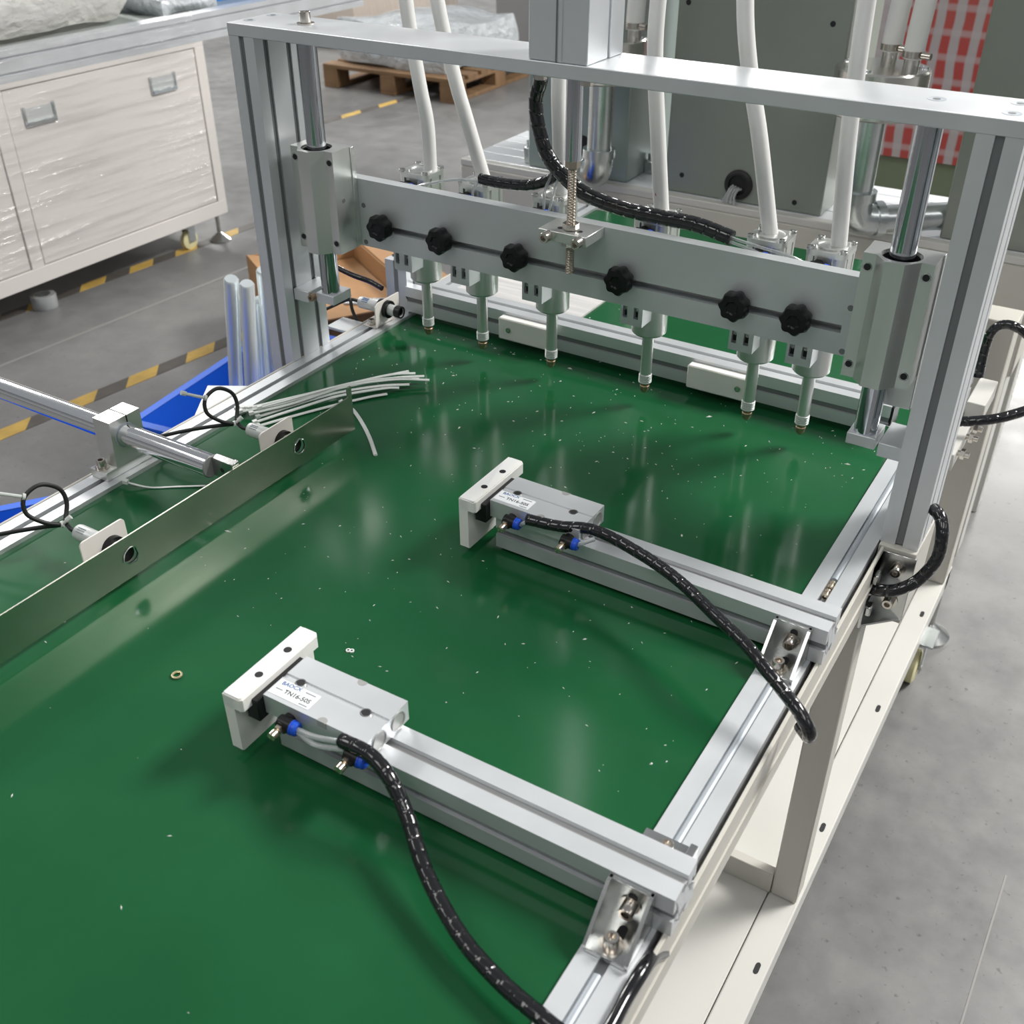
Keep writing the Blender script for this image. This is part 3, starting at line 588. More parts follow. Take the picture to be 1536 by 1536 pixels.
CT = [([(-0.401, 1.117, 0.2595), (-0.37, 1.118, 0.255), (-0.335, 1.122, 0.250), (-0.318, 1.13, 0.242)], 'clear air tube leaving the end of the long black cable, upper'),
      ([(-0.401, 1.115, 0.2555), (-0.375, 1.115, 0.251), (-0.362, 1.128, 0.2405)], 'clear air tube leaving the end of the long black cable, lower'),
      ([(-0.640, 1.132, 0.293), (-0.650, 1.13, 0.270), (-0.6535, 1.133, 0.243)], 'clear air tube dropping to the third nozzle fitting'),
      ([(-0.632, 1.132, 0.290), (-0.638, 1.13, 0.268), (-0.6465, 1.133, 0.2395)], 'clear air tube dropping beside the threaded rod'),
      ([(-0.752, 1.138, 0.263), (-0.760, 1.136, 0.252), (-0.7595, 1.133, 0.239)], 'clear air tube bending into the second nozzle fitting'),
      ([(-0.752, 1.141, 0.2615), (-0.79, 1.139, 0.2585), (-0.83, 1.134, 0.248), (-0.8545, 1.133, 0.239)], 'clear air tube lying along the plate edge to the first nozzle')]
for pts, lb in CT:
    bm = bm_(); tube(bm, pts, 0.0019, 8, 0.004); tag(obj('air_tube', bm, 'clear_tube', loc=pts[0]), lb, 'tube', 'clear air tubes at the nozzles')

# ================================================================== BACK CROSSBAR
xb = thing('crossbar_rail', 'grooved aluminium bar laid across the green belt behind the nozzles', 'rail', (-0.58, 1.255, 0.0))
bm = bm_(); prism(bm, section(1.235, 1.275, 0.0045, 0.0445), 'x', -0.9568, -0.2115); xpr = obj('profile', bm, 'aluminium', xb)
bm = bm_(); box(bm, -0.9565, -0.2125, 1.2385, 1.2415, 0.0205, 0.0285); obj('slot_shade_strip', bm, 'recess_shade', xpr)  # strips carry painted slot shade, darker in front than on top
bm = bm_(); box(bm, -0.9565, -0.2125, 1.251, 1.259, 0.0385, 0.0405); obj('slot_shade_strip', bm, 'recess_shade_mid', xpr)
bm = bm_(); box(bm, -0.2117, -0.2085, 1.237, 1.273, 0.006, 0.043, 0.001); obj('end_cap', bm, 'black_plastic', xb)
bm = bm_(); box(bm, -0.226, -0.190, 1.236, 1.274, 0.0, 0.0046, 0.0004); box(bm, -0.217, -0.205, 1.231, 1.236, 0.002, 0.020, 0.0006); obj('end_bracket', bm, 'stainless', xb)
bm = bm_(); prism(bm, section(-0.997, -0.957, 1.240, 1.280), 'z', 0.0002, 0.080); obj('end_post', bm, 'aluminium', xb)
for (a, b_, sx) in ((-0.778, -0.690, -0.760), (-0.478, -0.394, -0.405)):
    bm = bm_(); box(bm, a, b_, 1.2205, 1.2352, 0.0065, 0.0400, 0.0018); gb = obj('guide_block', bm, 'white_plastic', xb, label='white plastic guide block')
    bm = bm_(); lathe(bm, (sx, 1.2203, 0.0235), (0, -1, 0), [(0.0042, 0), (0.0042, 0.001), (0.0034, 0.0012), (0.0016, 0.0012), (0.0014, 0.0004), (0, 0.0004)], 16); obj('block_screw', bm, 'steel_bolt', gb)
# loose white strips bundle behind the crossbar (cable ties offcuts on a paper sheet)
bm = bm_(); box(bm, -0.95, -0.72, 1.285, 1.47, -0.005, -0.002); tag(obj('paper_sheet', bm, 'sheet_white', loc=(-0.84, 1.37, -0.003)), 'white paper sheet lying on the belt behind the crossbar', 'paper')

# ================================================================== SUPPORT ARMS
def make_arm(y0, yaw, label):
    t = thing('support_arm', label, 'arm', (-0.145, y0, 0.0), 'arms across the belt edge', yaw)
    bm = bm_(); prism(bm, section(y0, y0 + 0.040, 0.0003, 0.0403), 'x', -0.503, -0.1445); pr = obj('profile', bm, 'aluminium', t)
    bm = bm_(); box(bm, -0.503, -0.1446, y0 + 0.016, y0 + 0.024, 0.0335, 0.0355); obj('slot_shade_strip', bm, 'recess_shade_mid', pr)  # painted slot shade, paler on the top than on the front
    bm = bm_(); box(bm, -0.5025, -0.1446, y0 + 0.0035, y0 + 0.0055, 0.0163, 0.0243); obj('slot_shade_strip', bm, 'recess_shade', pr)
    # angle bracket in front: vertical plate on the arm, foot plate on the rail, two side cheeks
    bx0, bx1 = -0.1935, -0.1585
    bm = bm_(); box(bm, bx0, bx1, y0 - 0.0042, y0 - 0.0002, 0.0003, 0.0385, 0.0005); box(bm, bx0, bx1, y0 - 0.041, y0 - 0.001, 0.0003, 0.0042, 0.0005)
    for (xa, xc) in ((bx0, bx0 + 0.0028), (bx1 - 0.0028, bx1)): prism(bm, [(y0 - 0.041, 0.0003), (y0 - 0.0005, 0.0003), (y0 - 0.0005, 0.0385), (y0 - 0.007, 0.0385), (y0 - 0.041, 0.0065)], 'x', xa, xc)
    br = obj('angle_bracket', bm, 'stainless', t)
    bm = bm_(); socket_bolt(bm, (-0.1745, y0 - 0.0042, 0.0205), (0, -1, 0), 0.0056, 0.0105, 0.0082); obj('cap_bolt', bm, 'steel_bolt', br)
    bm = bm_(); socket_bolt(bm, (-0.1765, y0 - 0.030, 0.0042), (0, 0, 1), 0.0056, 0.0098, 0.0090); obj('cap_bolt', bm, 'steel_bolt', br)
    bm = bm_(); pts = []
    for k in range(16):
        th = 2 * math.pi * k / 16; pts.append((-0.1745 + 0.0036 * math.cos(th), y0 - 0.019 + 0.004 * math.sin(th) + (0.004 if math.sin(th) > 0 else -0.004)))
    prism(bm, pts, 'z', 0.0041, 0.0044); obj('oval_slot', bm, 'hole_shade', br)
    bm = bm_(); pts = []
    for k in range(16):
        th = 2 * math.pi * k / 16; pts.append((-0.1735 + 0.0036 * math.cos(th), 0.0268 + 0.0036 * math.sin(th) + (0.003 if math.sin(th) > 0 else -0.003)))
    prism(bm, pts, 'y', y0 - 0.0045, y0 - 0.0042); obj('oval_slot', bm, 'hole_shade', br)
    return t, pr
arm1, pr1 = make_arm(0.4467, 0.0142, 'aluminium support arm whose bracket lies beside a small slot-nut clip on the rail')
arm2, pr2 = make_arm(0.7800, -0.0054, 'aluminium support arm between the near arm and the gantry, cable crossing its bracket')
# clip plate behind the near arm
bm = bm_(); box(bm, -0.199, -0.156, 0.4868, 0.524, 0.0003, 0.003, 0.0004); box(bm, -0.162, -0.156, 0.505, 0.524, 0.0003, 0.008, 0.0006); ck = obj('clip_plate', bm, 'stainless', arm1)
bm = bm_(); socket_bolt(bm, (-0.1775, 0.5130, 0.003), (0, 0, 1), 0.0055, 0.0058); obj('cap_bolt', bm, 'steel_bolt', ck)

# ================================================================== PUSH CYLINDERS
def make_pusher():
    t = thing('push_cylinder', 'twin-rod push cylinder on the arm beside the clip plate, label facing up', 'cylinder', (-0.45, 0.4635, 0.0403), 'push cylinders on the arms')
    y0, y1, za, zt = 0.4365, 0.4908, 0.0404, 0.0604
    bm = bm_(); ym = (y0 + y1) / 2
    # flat body with a shallow groove along the middle of the top and side notches
    prism(bm, [(y0, za), (y1, za), (y1, zt), (ym + 0.0028, zt), (ym + 0.0022, zt - 0.0012), (ym - 0.0022, zt - 0.0012), (ym - 0.0028, zt), (y0, zt)], 'x', -0.5085, -0.4025)
    bd = obj('cylinder_body', bm, 'aluminium', t)
    for cyy in (y0 + 0.0145, y1 - 0.0145):
        bm = bm_(); lathe(bm, (-0.4026, cyy, (za + zt) / 2), (1, 0, 0), [(0.0088, -0.001), (0.0088, 0.0012), (0.0080, 0.0012), (0.0076, 0.0003), (0, 0.0003)], 24); obj('end_plug', bm, 'recess_shade_mid', bd)
    for (hx, hy) in ((-0.491, ym - 0.001), (-0.4235, ym - 0.001)):
        bm = bm_(); lathe(bm, (hx, hy, zt), (0, 0, 1), [(0.0048, -0.001), (0.0048, 0.0002), (0.0038, 0.0002), (0.0036, -0.0003), (0, -0.0003)], 18); hb = obj('screw_bore', bm, 'stainless', bd)
        bm = bm_(); lathe(bm, (hx, hy, zt), (0, 0, 1), [(0.0035, -0.0002), (0.0035, 0.0001), (0, 0.0001)], 16); obj('bore_shade', bm, 'hole_shade', bd)  # black disc painted for the shade inside the bore
    for (nx, ny, s) in ((-0.4475, y0, 1), (-0.4475, y1, -1)):
        bm = bm_(); pts = [(nx + 0.0045 * math.cos(q), ny + s * (0.0006 + 0.0045 * math.sin(q))) for q in [math.pi * k / 10 for k in range(11)]]
        prism(bm, pts + [(nx - 0.0045, ny - s * 0.0004), (nx + 0.0045, ny - s * 0.0004)], 'z', zt - 0.006, zt + 0.0002); obj('side_notch', bm, 'recess_shade_mid', bd)
    bm = bm_(); box(bm, -0.5225, -0.5090, 0.4290, 0.4900, 0.0350, 0.0575, 0.0006); cyl(bm, (-0.512, ym - 0.011, 0.0505), (-0.507, ym - 0.011, 0.0505), 0.004, seg=14); cyl(bm, (-0.512, ym + 0.011, 0.0505), (-0.507, ym + 0.011, 0.0505), 0.004, seg=14)
    obj('tool_plate', bm, 'black_plastic', t, label='black tool plate')
    # white push plate: tall thin plate with a thick top flange, clipped corners
    bm = bm_(); zp = 0.0645; fl = 0.0512
    def clip(a, b_, lo, hi, cc): return [(a, lo), (a + cc, lo - 0.0) , (b_ - cc, lo), (b_, lo), (b_, hi - cc), (b_ - cc, hi), (a + cc, hi), (a, hi - cc)]
    prism(bm, [(0.4185, 0.0035), (0.4205, 0.002), (0.5135, 0.002), (0.516, 0.0045), (0.516, zp - 0.003), (0.5155, zp - 0.0005), (0.4205, zp - 0.0005), (0.418, zp - 0.003)], 'x', -0.5355, -0.5245)
    prism(bm, [(-0.5355, 0.4180), (-0.5175, 0.4180), (-0.5150, 0.4200), (-0.5150, 0.5130), (-0.5185, 0.5165), (-0.5320, 0.5165), (-0.5355, 0.5130)], 'z', fl, zp)
    bmesh.ops.bevel(bm, geom=[e for e in bm.edges if all(v.co.z > zp - 0.0001 for v in e.verts)], offset=0.0012, segments=2, affect='EDGES')
    pp = obj('push_plate', bm, 'white_plastic', t, label='white plastic push plate with two holes')
    for hy in (0.4495, 0.4855):
        bm = bm_(); lathe(bm, (-0.5240, hy, zp), (0, 0, 1), [(0.0036, -0.0006), (0.0036, 0.0002), (0, 0.0002)], 16); obj('plate_hole', bm, 'hole_shade', pp)
    for fx in (-0.4805, -0.4125):
        bm = bm_(); cyl(bm, (fx, 0.4368, 0.0475), (fx, 0.4235, 0.0475), 0.0058, seg=18); cyl(bm, (fx - 0.0045, 0.4285, 0.0485), (fx + 0.0085, 0.4285, 0.0485), 0.0064, seg=20); fi = obj('speed_fitting', bm, 'black_plastic', t)
        bm = bm_(); lathe(bm, (fx + 0.0085, 0.4285, 0.0485), (1, 0, 0), [(0.0066, 0), (0.0066, 0.001), (0.0060, 0.001), (0.0060, 0.0048), (0.0048, 0.0058), (0.0026, 0.0058), (0.0024, 0.003), (0, 0.003)], 20); obj('release_collar', bm, 'blue_collar', fi)
        bm = bm_(); hexnut(bm, (fx, 0.4236, 0.0475), (0, -1, 0), 0.0044, 0.0042); lathe(bm, (fx, 0.4195, 0.0475), (0, -1, 0), [(0.0024, 0), (0.0024, 0.002), (0.004, 0.0022), (0.004, 0.0075), (0.0033, 0.008), (0, 0.008)], 16); obj('adjust_screw', bm, 'nickel', fi)
    # type label on the body
    bm = bm_(); box(bm, -0.5075, -0.4655, 0.4410, 0.4585, zt, zt + 0.0003); lb = obj('type_label', bm, 'paper_label', t)
    zl = zt + 0.00042
    text('BAOCX', 'ink_blue', lb, (-0.5035, 0.4532, zl), (1, 0.05), 0.0056)
    text('TN16-50S', 'ink_dark', lb, (-0.4955, 0.4457, zl), (1, 0.03), 0.0064)
    for (xa, xc, yy) in ((-0.5045, -0.4975, 0.4473), (-0.4795, -0.4690, 0.4552), (-0.4765, -0.4680, 0.4425)):
        bm = bm_(); box(bm, xa, xc, yy, yy + 0.0011, zl - 0.0002, zl); obj('fine_print', bm, 'ink_grey', lb)
    return t
pu1 = make_pusher(); pu1.rotation_euler = (0, 0, 0.0142)
pu2 = copy_tree(pu1, (0.0015, 0.3405, 0)); pu2.rotation_euler = (0, 0, -0.0054)
pu2['label'] = 'twin-rod push cylinder on the arm closer to the gantry posts, label facing up'

# cables and tubes of the push cylinders
cable('wrapped_cable', [(-0.424, 0.432, 0.0565), (-0.396, 0.431, 0.058), (-0.373, 0.426, 0.050), (-0.350, 0.4155, 0.032), (-0.313, 0.388, 0.020), (-0.267, 0.363, 0.013), (-0.225, 0.349, 0.011), (-0.185, 0.341, 0.011), (-0.150, 0.335, 0.006), (-0.125, 0.325, -0.03)], 0.0062, 'spiral-wrapped black cable trailing from the label cylinder over the green belt edge', 0.0115)
cable('wrapped_cable', [(-0.459, 0.7715, 0.0565), (-0.425, 0.778, 0.0565), (-0.388, 0.786, 0.060), (-0.332, 0.774, 0.060), (-0.282, 0.756, 0.058), (-0.233, 0.728, 0.056), (-0.197, 0.708, 0.054), (-0.172, 0.694, 0.047), (-0.152, 0.684, 0.040), (-0.134, 0.674, 0.034), (-0.122, 0.669, 0.022), (-0.124, 0.678, 0.008), (-0.134, 0.690, 0.004)], 0.0060, 'spiral-wrapped black cable hooking over the bracket of the far support arm', 0.0115)
for (pts, lb) in (([(-0.4665, 0.4282, 0.0486), (-0.447, 0.4285, 0.0505), (-0.422, 0.4315, 0.0560)], 'clear air tube between blue collar and black cable on the near push cylinder'),
                  ([(-0.4665, 0.4276, 0.0470), (-0.445, 0.425, 0.046), (-0.418, 0.4285, 0.0525)], 'sagging clear air tube on the near push cylinder'),
                  ([(-0.4655, 0.7698, 0.0486), (-0.459, 0.7705, 0.053), (-0.450, 0.7735, 0.0565)], 'clear air tube stub on the far push cylinder'),
                  ([(-0.3975, 0.7690, 0.0490), (-0.392, 0.770, 0.053), (-0.383, 0.777, 0.057)], 'clear air tube joining the black cable at the far push cylinder')):
    bm = bm_(); tube(bm, pts, 0.0024, 10, 0.003); tag(obj('air_tube', bm, 'clear_tube', loc=pts[0]), lb, 'tube')
cable('wrapped_cable', [(-0.150, 0.975, -0.040), (-0.136, 0.972, -0.036), (-0.120, 0.974, -0.030), (-0.103, 0.984, -0.016), (-0.0925, 0.992, 0.010), (-0.094, 1.000, 0.034), (-0.101, 1.012, 0.047), (-0.112, 1.022, 0.050)], 0.0068, 'spiral-wrapped black cable looping out beside the right post foot brackets', 0.0105)
bm = bm_(); tube(bm, [(-0.1505, 0.452, -0.030), (-0.1500, 0.432, -0.008), (-0.1490, 0.410, 0.0035), (-0.1500, 0.388, 0.0025), (-0.1490, 0.362, 0.0045), (-0.1500, 0.330, 0.0040), (-0.1515, 0.295, 0.004)], 0.0055, 12, 0.006)
tag(obj('flat_cable', bm, 'wrap_black', loc=(-0.152, 0.40, -0.02)), 'plain black cable lying along the gap between right rail and cream channel', 'cable')

# ================================================================== STOP STRIP, SHAFT AND CLAMP
bm = bm_(); holed_panel(bm, 0.02, 0.896, 0.0055, 0.0530, [(0.538, 0.0300, 0.0088), (0.795, 0.0300, 0.0088), (0.150, 0.0300, 0.0088)], lambda u, v, w_: (w_, u, v), -0.7890, -0.7872)
box(bm, -0.7898, -0.7872, 0.889, 0.896, 0.053, 0.066)
ss = tag(obj('stop_strip', bm, 'strip_steel', loc=(-0.788, 0.5, 0.0055), flat=True), 'long polished steel stop strip standing on edge over the belt with round holes', 'metal strip')
for (yy, zz) in ((0.538, 0.030), (0.795, 0.030)):
    bm = bm_(); lathe(bm, (-0.7868, yy, zz), (1, 0, 0), [(0.0086, 0), (0.0100, 0.0), (0.0098, 0.0006), (0.0087, 0.0004), (0.0086, -0.002)], 24, lambda th: 1 + 0.05 * math.sin(3 * th + 1) + 0.04 * math.sin(7 * th)); obj('hole_burr', bm, 'chrome', ss)
sh = thing('stop_shaft', 'round chrome shaft passing through the clamp towards the stop strip', 'shaft', (-1.0, 0.689, 0.0455))
bm = bm_(); cyl(bm, (-1.46, 0.689, 0.0435), (-0.822, 0.689, 0.0465), 0.0135, seg=40); obj('shaft_bar', bm, 'chrome', sh)
bm = bm_(); box(bm, -0.8225, -0.7895, 0.6900, 0.7005, 0.0345, 0.0575, 0.0005); tg = obj('flat_tang', bm, 'stainless', sh)
bm = bm_(); lathe(bm, (-0.8065, 0.690, 0.0455), (0, -1, 0), [(0.0028, 0), (0.0028, 0.0003), (0, 0.0003)], 14); obj('tang_hole', bm, 'hole_shade', tg)
bm = bm_(); cyl(bm, (-0.799, 0.70, 0.050), (-0.799, 0.706, 0.050), 0.0035, seg=14); obj('tang_screw', bm, 'steel_bolt', tg)
bm = bm_(); lathe(bm, (-0.8219, 0.689, 0.0465), (1, 0, 0), [(0.0134, 0), (0.0125, 0.0008), (0, 0.0008)], 30); obj('shaft_end_face', bm, 'machine_grey', sh)
sc = thing('shaft_clamp', 'block-shaped aluminium shaft clamp bolted on the left rail', 'clamp', (-0.974, 0.69, 0.0))
bm = bm_(); box(bm, -0.9885, -0.9605, 0.650, 0.730, 0.0002, 0.0115, 0.0005)
prism(bm, [(0.6665, 0.0105), (0.7145, 0.0105), (0.7145, 0.060), (0.6690, 0.060)], 'x', -0.9885, -0.9605)
prism(bm, [(0.6690, 0.060), (0.6935, 0.060), (0.6935, 0.0695), (0.6695, 0.0695)], 'x', -0.9885, -0.9605)
prism(bm, [(0.6955, 0.060), (0.7145, 0.060), (0.7145, 0.0695), (0.6955, 0.0695)], 'x', -0.9885, -0.9605)
cbk = obj('clamp_block', bm, 'aluminium_block', sc, flat=True)
bm = bm_(); box(bm, -0.988, -0.9602, 0.6936, 0.6954, 0.0575, 0.0690); obj('clamp_slit', bm, 'hole_shade', cbk)
bm = bm_(); lathe(bm, (-0.9606, 0.689, 0.0458), (1, 0, 0), [(0.0155, 0), (0.0155, 0.0004), (0.0138, 0.0005), (0.0138, -0.001)], 36); obj('bore_ring', bm, 'slot_cover', cbk)
bm = bm_(); socket_bolt(bm, (-0.9755, 0.6575, 0.0115), (0, 0, 1), 0.0055, 0.011, 0.0085); obj('cap_bolt', bm, 'steel_bolt', cbk)
bm = bm_(); socket_bolt(bm, (-0.9755, 0.7225, 0.0115), (0, 0, 1), 0.0055, 0.011, 0.0085); obj('cap_bolt', bm, 'steel_bolt', cbk)
bm = bm_(); lathe(bm, (-0.9735, 0.6698, 0.0600), (0, -1, 0), [(0.0040, -0.0004), (0.0040, 0.0003), (0, 0.0003)], 16); obj('clamp_bore', bm, 'recess_shade', cbk)

# ================================================================== PHOTO SENSORS
def make_sensor(y, label):
    t = thing('photo_sensor', label, 'sensor', (-0.83, y, 0.0), 'sensors behind the stop strip')
    z = 0.030
    bm = bm_(); pts = []
    for (cy_, cz_, a0) in ((y + 0.016, 0.0495, 0), (y - 0.030, 0.0495, 90), (y - 0.030, 0.006, 180), (y + 0.016, 0.006, 270)):
        for k in range(5): q = R(a0 + k * 22.5); pts.append((cy_ + 0.005 * math.cos(q), cz_ + 0.005 * math.sin(q)))
    prism(bm, pts, 'x', -0.8165, -0.8148); pl_ = obj('mount_plate', bm, 'sensor_plate', t)
    bm = bm_(); lathe(bm, (-0.868, y, z), (1, 0, 0), [(0, 0), (0.0045, 0), (0.0085, 0.002), (0.0090, 0.004), (0.0090, 0.034), (0.0084, 0.035), (0.0084, 0.075), (0.0070, 0.0755), (0.0066, 0.070), (0, 0.070)], 26); bd = obj('sensor_body', bm, 'sensor_body', t)
    for (xa, w_) in ((-0.8245, 0.0080), (-0.8148, 0.0062)):
        bm = bm_(); lathe(bm, (xa, y, z), (1, 0, 0), [(0.0085, 0), (0.0132, 0), (0.0132, w_), (0.0085, w_)], 24); obj('lock_ring', bm, 'black_plastic', t)
    bm = bm_(); lathe(bm, (-0.7935, y, z), (1, 0, 0), [(0.0084, 0), (0.0084, 0.0015), (0.0070, 0.0017), (0.0068, 0.0012), (0, 0.0012)], 24); obj('sensor_lens', bm, 'black_plastic', bd)
    for k in range(3):                                # printed lines
        bm = bm_(); a = R(100 + k * 16); p = Vector((-0.861, y + 0.0091 * math.cos(a), z + 0.0091 * math.sin(a))); box(bm, p.x, p.x + 0.011, p.y - 0.0004, p.y + 0.0004, p.z - 0.0004, p.z + 0.0004); obj('printed_line', bm, 'ink_grey', bd)
    # cable with a loop held by two ties
    pts = [(-0.866, y, z), (-0.882, y + 0.002, 0.027), (-0.896, y + 0.008, 0.030), (-0.902, y + 0.018, 0.045), (-0.906, y + 0.016, 0.062), (-0.911, y - 0.001, 0.074), (-0.913, y - 0.020, 0.068), (-0.909, y - 0.025, 0.052), (-0.899, y - 0.014, 0.038), (-0.893, y - 0.001, 0.030), (-0.902, y - 0.012, 0.031), (-0.925, y - 0.036, 0.030), (-0.955, y - 0.055, 0.022), (-0.985, y - 0.062, 0.008), (-1.0, y - 0.066, -0.02)]
    bm = bm_(); tube(bm, pts, 0.0024, 10, 0.003); cbl = obj('sensor_cable', bm, 'black_rubber', t)
    for (p, d, ln) in (((-0.913, y - 0.020, 0.069), (-0.35, -0.75, 0.45), 0.030), ((-0.893, y + 0.001, 0.0295), (0.4, 0.6, 0.5), 0.011)):
        p = Vector(p); d = Vector(d).normalized()
        bm = bm_(); lathe(bm, p - Vector((0, 0.0, 0.0)), Vector((0.5, 0.7, -0.4)) if ln > 0.02 else Vector((1, 1, 0.2)), [(0.0026, -0.0015), (0.0038, -0.0015), (0.0038, 0.0015), (0.0026, 0.0015)], 14)
        cyl(bm, p + d * 0.002, p + d * ln, 0.0019, seg=8)
        q = p + d * ln; cyl(bm, q - d * 0.005, q + d * 0.001, 0.0030, seg=8); obj('cable_tie', bm, 'nylon', cbl)
    return t
make_sensor(0.538, 'white-bodied photo sensor behind the stop strip, beyond the shaft clamp from the zip ties')
make_sensor(0.795, 'white-bodied photo sensor behind the stop strip, between the shaft clamp and the zip ties')
t = thing('rail_sensor', 'white photo sensor with black rings on an angled plate at the foot of the gantry', 'sensor', (-0.965, 1.19, 0.0))
bm = bm_(); z = 0.0235; y = 1.190
prism(bm, [(1.163, 0.0), (1.163, 0.0345), (1.170, 0.0395), (1.222, 0.0395), (1.222, 0.0)], 'x', -0.9615, -0.9597); box(bm, -0.986, -0.9597, 1.163, 1.203, 0.0002, 0.002, 0.0003); pb = obj('angle_plate', bm, 'sensor_plate', t)
bm = bm_(); lathe(bm, (-1.012, y, z), (1, 0, 0), [(0, 0), (0.0045, 0), (0.0085, 0.002), (0.0090, 0.004), (0.0090, 0.034), (0.0084, 0.035), (0.0084, 0.079), (0.0070, 0.0795), (0.0066, 0.074), (0, 0.074)], 26); sb = obj('sensor_body', bm, 'sensor_body', t)
bm = bm_(); lathe(bm, (-0.941, y, z), (1, 0, 0), [(0.0085, 0), (0.0092, 0.0), (0.0092, 0.0095), (0.0072, 0.0098), (0.0066, 0.004), (0, 0.004)], 24); obj('sensor_lens', bm, 'black_plastic', sb)
for (xa, w_) in ((-0.9715, 0.009), (-0.9597, 0.0062)):
    bm = bm_(); lathe(bm, (xa, y, z), (1, 0, 0), [(0.0085, 0), (0.0135, 0), (0.0135, w_), (0.0085, w_)], 24); obj('lock_ring', bm, 'black_plastic', t)
for k in range(4):
    bm = bm_(); a = R(95 + k * 15); p = Vector((-1.003, y + 0.0091 * math.cos(a), z + 0.0091 * math.sin(a))); box(bm, p.x, p.x + 0.012, p.y - 0.0004, p.y + 0.0004, p.z - 0.0004, p.z + 0.0004); obj('printed_line', bm, 'ink_blue', sb)
bm = bm_(); socket_bolt(bm, (-0.9745, 1.170, 0.002), (0, 0, 1), 0.0052, 0.0085, 0.0065); obj('cap_bolt', bm, 'steel_bolt', pb)
bm = bm_(); tube(bm, [(-1.011, 1.19, 0.0235), (-1.026, 1.19, 0.024), (-1.040, 1.187, 0.020), (-1.058, 1.180, 0.010), (-1.075, 1.165, 0.002), (-1.082, 1.150, 0.008), (-1.074, 1.14, 0.024)], 0.0026, 10, 0.003); obj('sensor_cable', bm, 'black_rubber', t)
bm = bm_(); tube(bm, [(-1.045, 1.188, 0.036), (-1.03, 1.188, 0.026), (-1.022, 1.183, 0.010), (-1.01, 1.178, -0.003)], 0.0026, 10, 0.003); obj('sensor_cable', bm, 'black_rubber', t)
cable('wrapped_cable', [(-1.002, 1.235, 0.032), (-1.03, 1.24, 0.036), (-1.06, 1.235, 0.042), (-1.085, 1.225, 0.054)], 0.0042, 'short spiral-wrapped black cable behind the left guide rod', 0.008)
bm = bm_(); box(bm, -1.035, -0.9905, 1.135, 1.175, -0.006, -0.001, 0.001); tag(obj('corner_plate', bm, 'aluminium', loc=(-1.01, 1.155, -0.006)), 'small bare plate beside the left rail under the rail sensor', 'plate')

# ================================================================== CABLE TIES ON THE BELT
TIES = [[(-0.955, 0.862, 0.0030), (-0.933, 0.872, 0.004), (-0.885, 0.968, 0.0060), (-0.842, 1.040, 0.006), (-0.825, 1.062, 0.007)],
        [(-0.945, 0.858, 0.0034), (-0.915, 0.898, 0.005), (-0.880, 0.960, 0.0075), (-0.835, 1.024, 0.008), (-0.800, 1.052, 0.006)],
        [(-0.940, 0.870, 0.0050), (-0.905, 0.922, 0.008), (-0.868, 0.980, 0.0090), (-0.825, 1.030, 0.008), (-0.787, 1.058, 0.005)],
        [(-0.925, 0.868, -0.0030), (-0.900, 0.915, 0.001), (-0.872, 0.965, 0.0035), (-0.835, 1.010, 0.004), (-0.805, 1.036, 0.003)],
        [(-0.918, 0.855, -0.0030), (-0.893, 0.902, 0.001), (-0.866, 0.958, 0.0030), (-0.828, 1.008, 0.003), (-0.812, 1.022, 0.002)],
        [(-0.908, 0.850, -0.0035), (-0.884, 0.900, -0.003), (-0.858, 0.948, -0.0025), (-0.835, 0.985, -0.002), (-0.820, 1.005, -0.002)],
        [(-0.948, 0.866, 0.0040), (-0.908, 0.912, 0.0060), (-0.876, 0.972, 0.0085), (-0.838, 1.036, 0.0090), (-0.812, 1.060, 0.008)],
        [(-0.932, 0.864, 0.0020), (-0.902, 0.908, 0.0045), (-0.872, 0.975, 0.0070), (-0.830, 1.034, 0.0070), (-0.800, 1.064, 0.005)],
        [(-0.928, 0.876, 0.0060), (-0.896, 0.930, 0.0090), (-0.866, 0.985, 0.0105), (-0.832, 1.026, 0.0100), (-0.808, 1.046, 0.009)],
        [(-0.850, 0.948, 0.0010), (-0.832, 0.945, -0.001), (-0.806, 0.930, -0.0036), (-0.770, 0.902, -0.0036), (-0.735, 0.870, -0.0036)],
        [(-0.938, 0.660, 0.0020), (-0.915, 0.672, -0.0036), (-0.890, 0.690, -0.0040), (-0.862, 0.709, -0.0036)]]
TL = ['white cable tie in the bundle, its tip closest to the rail sensor', 'white cable tie lying on top of the bundle by the stop strip end', 'white cable tie in the bundle with the longest reach toward the nozzles',
      'white cable tie on the belt side of the bundle', 'white cable tie under the bundle with its head on the green belt', 'outermost white cable tie of the bundle, its head free on the belt',
      'white cable tie lying second from the top of the bundle', 'white cable tie threaded through the middle of the bundle', 'topmost white cable tie of the bundle, crossing the others',
      'single white cable tie curling out from under the stop strip end', 'thin white cable tie lying under the chrome stop shaft']
for pts, lb in zip(TIES, TL):
    bm = bm_(); tube(bm, pts, 0.0027 if lb[0] != 't' else 0.0015, 8, 0.006, flat=0.5); p0 = Vector(pts[0]); p1 = Vector(pts[1]); d = (p1 - p0).normalized()
    q = p0 - d * 0.002; n_ = Vector((-d.y, d.x, 0)) * 0.003
    vs = [bm.verts.new(q + s * n_ + d * a + Vector((0, 0, h))) for h in (-0.0012, 0.0030) for (s, a) in ((-1, -0.003), (1, -0.003), (1, 0.003), (-1, 0.003))]
    for f in ((0, 1, 2, 3), (7, 6, 5, 4), (0, 4, 5, 1), (1, 5, 6, 2), (2, 6, 7, 3), (3, 7, 4, 0)): bm.faces.new([vs[i] for i in f])
    tag(obj('cable_tie', bm, 'nylon', loc=pts[0]), lb, 'cable tie', 'loose cable ties on the belt')

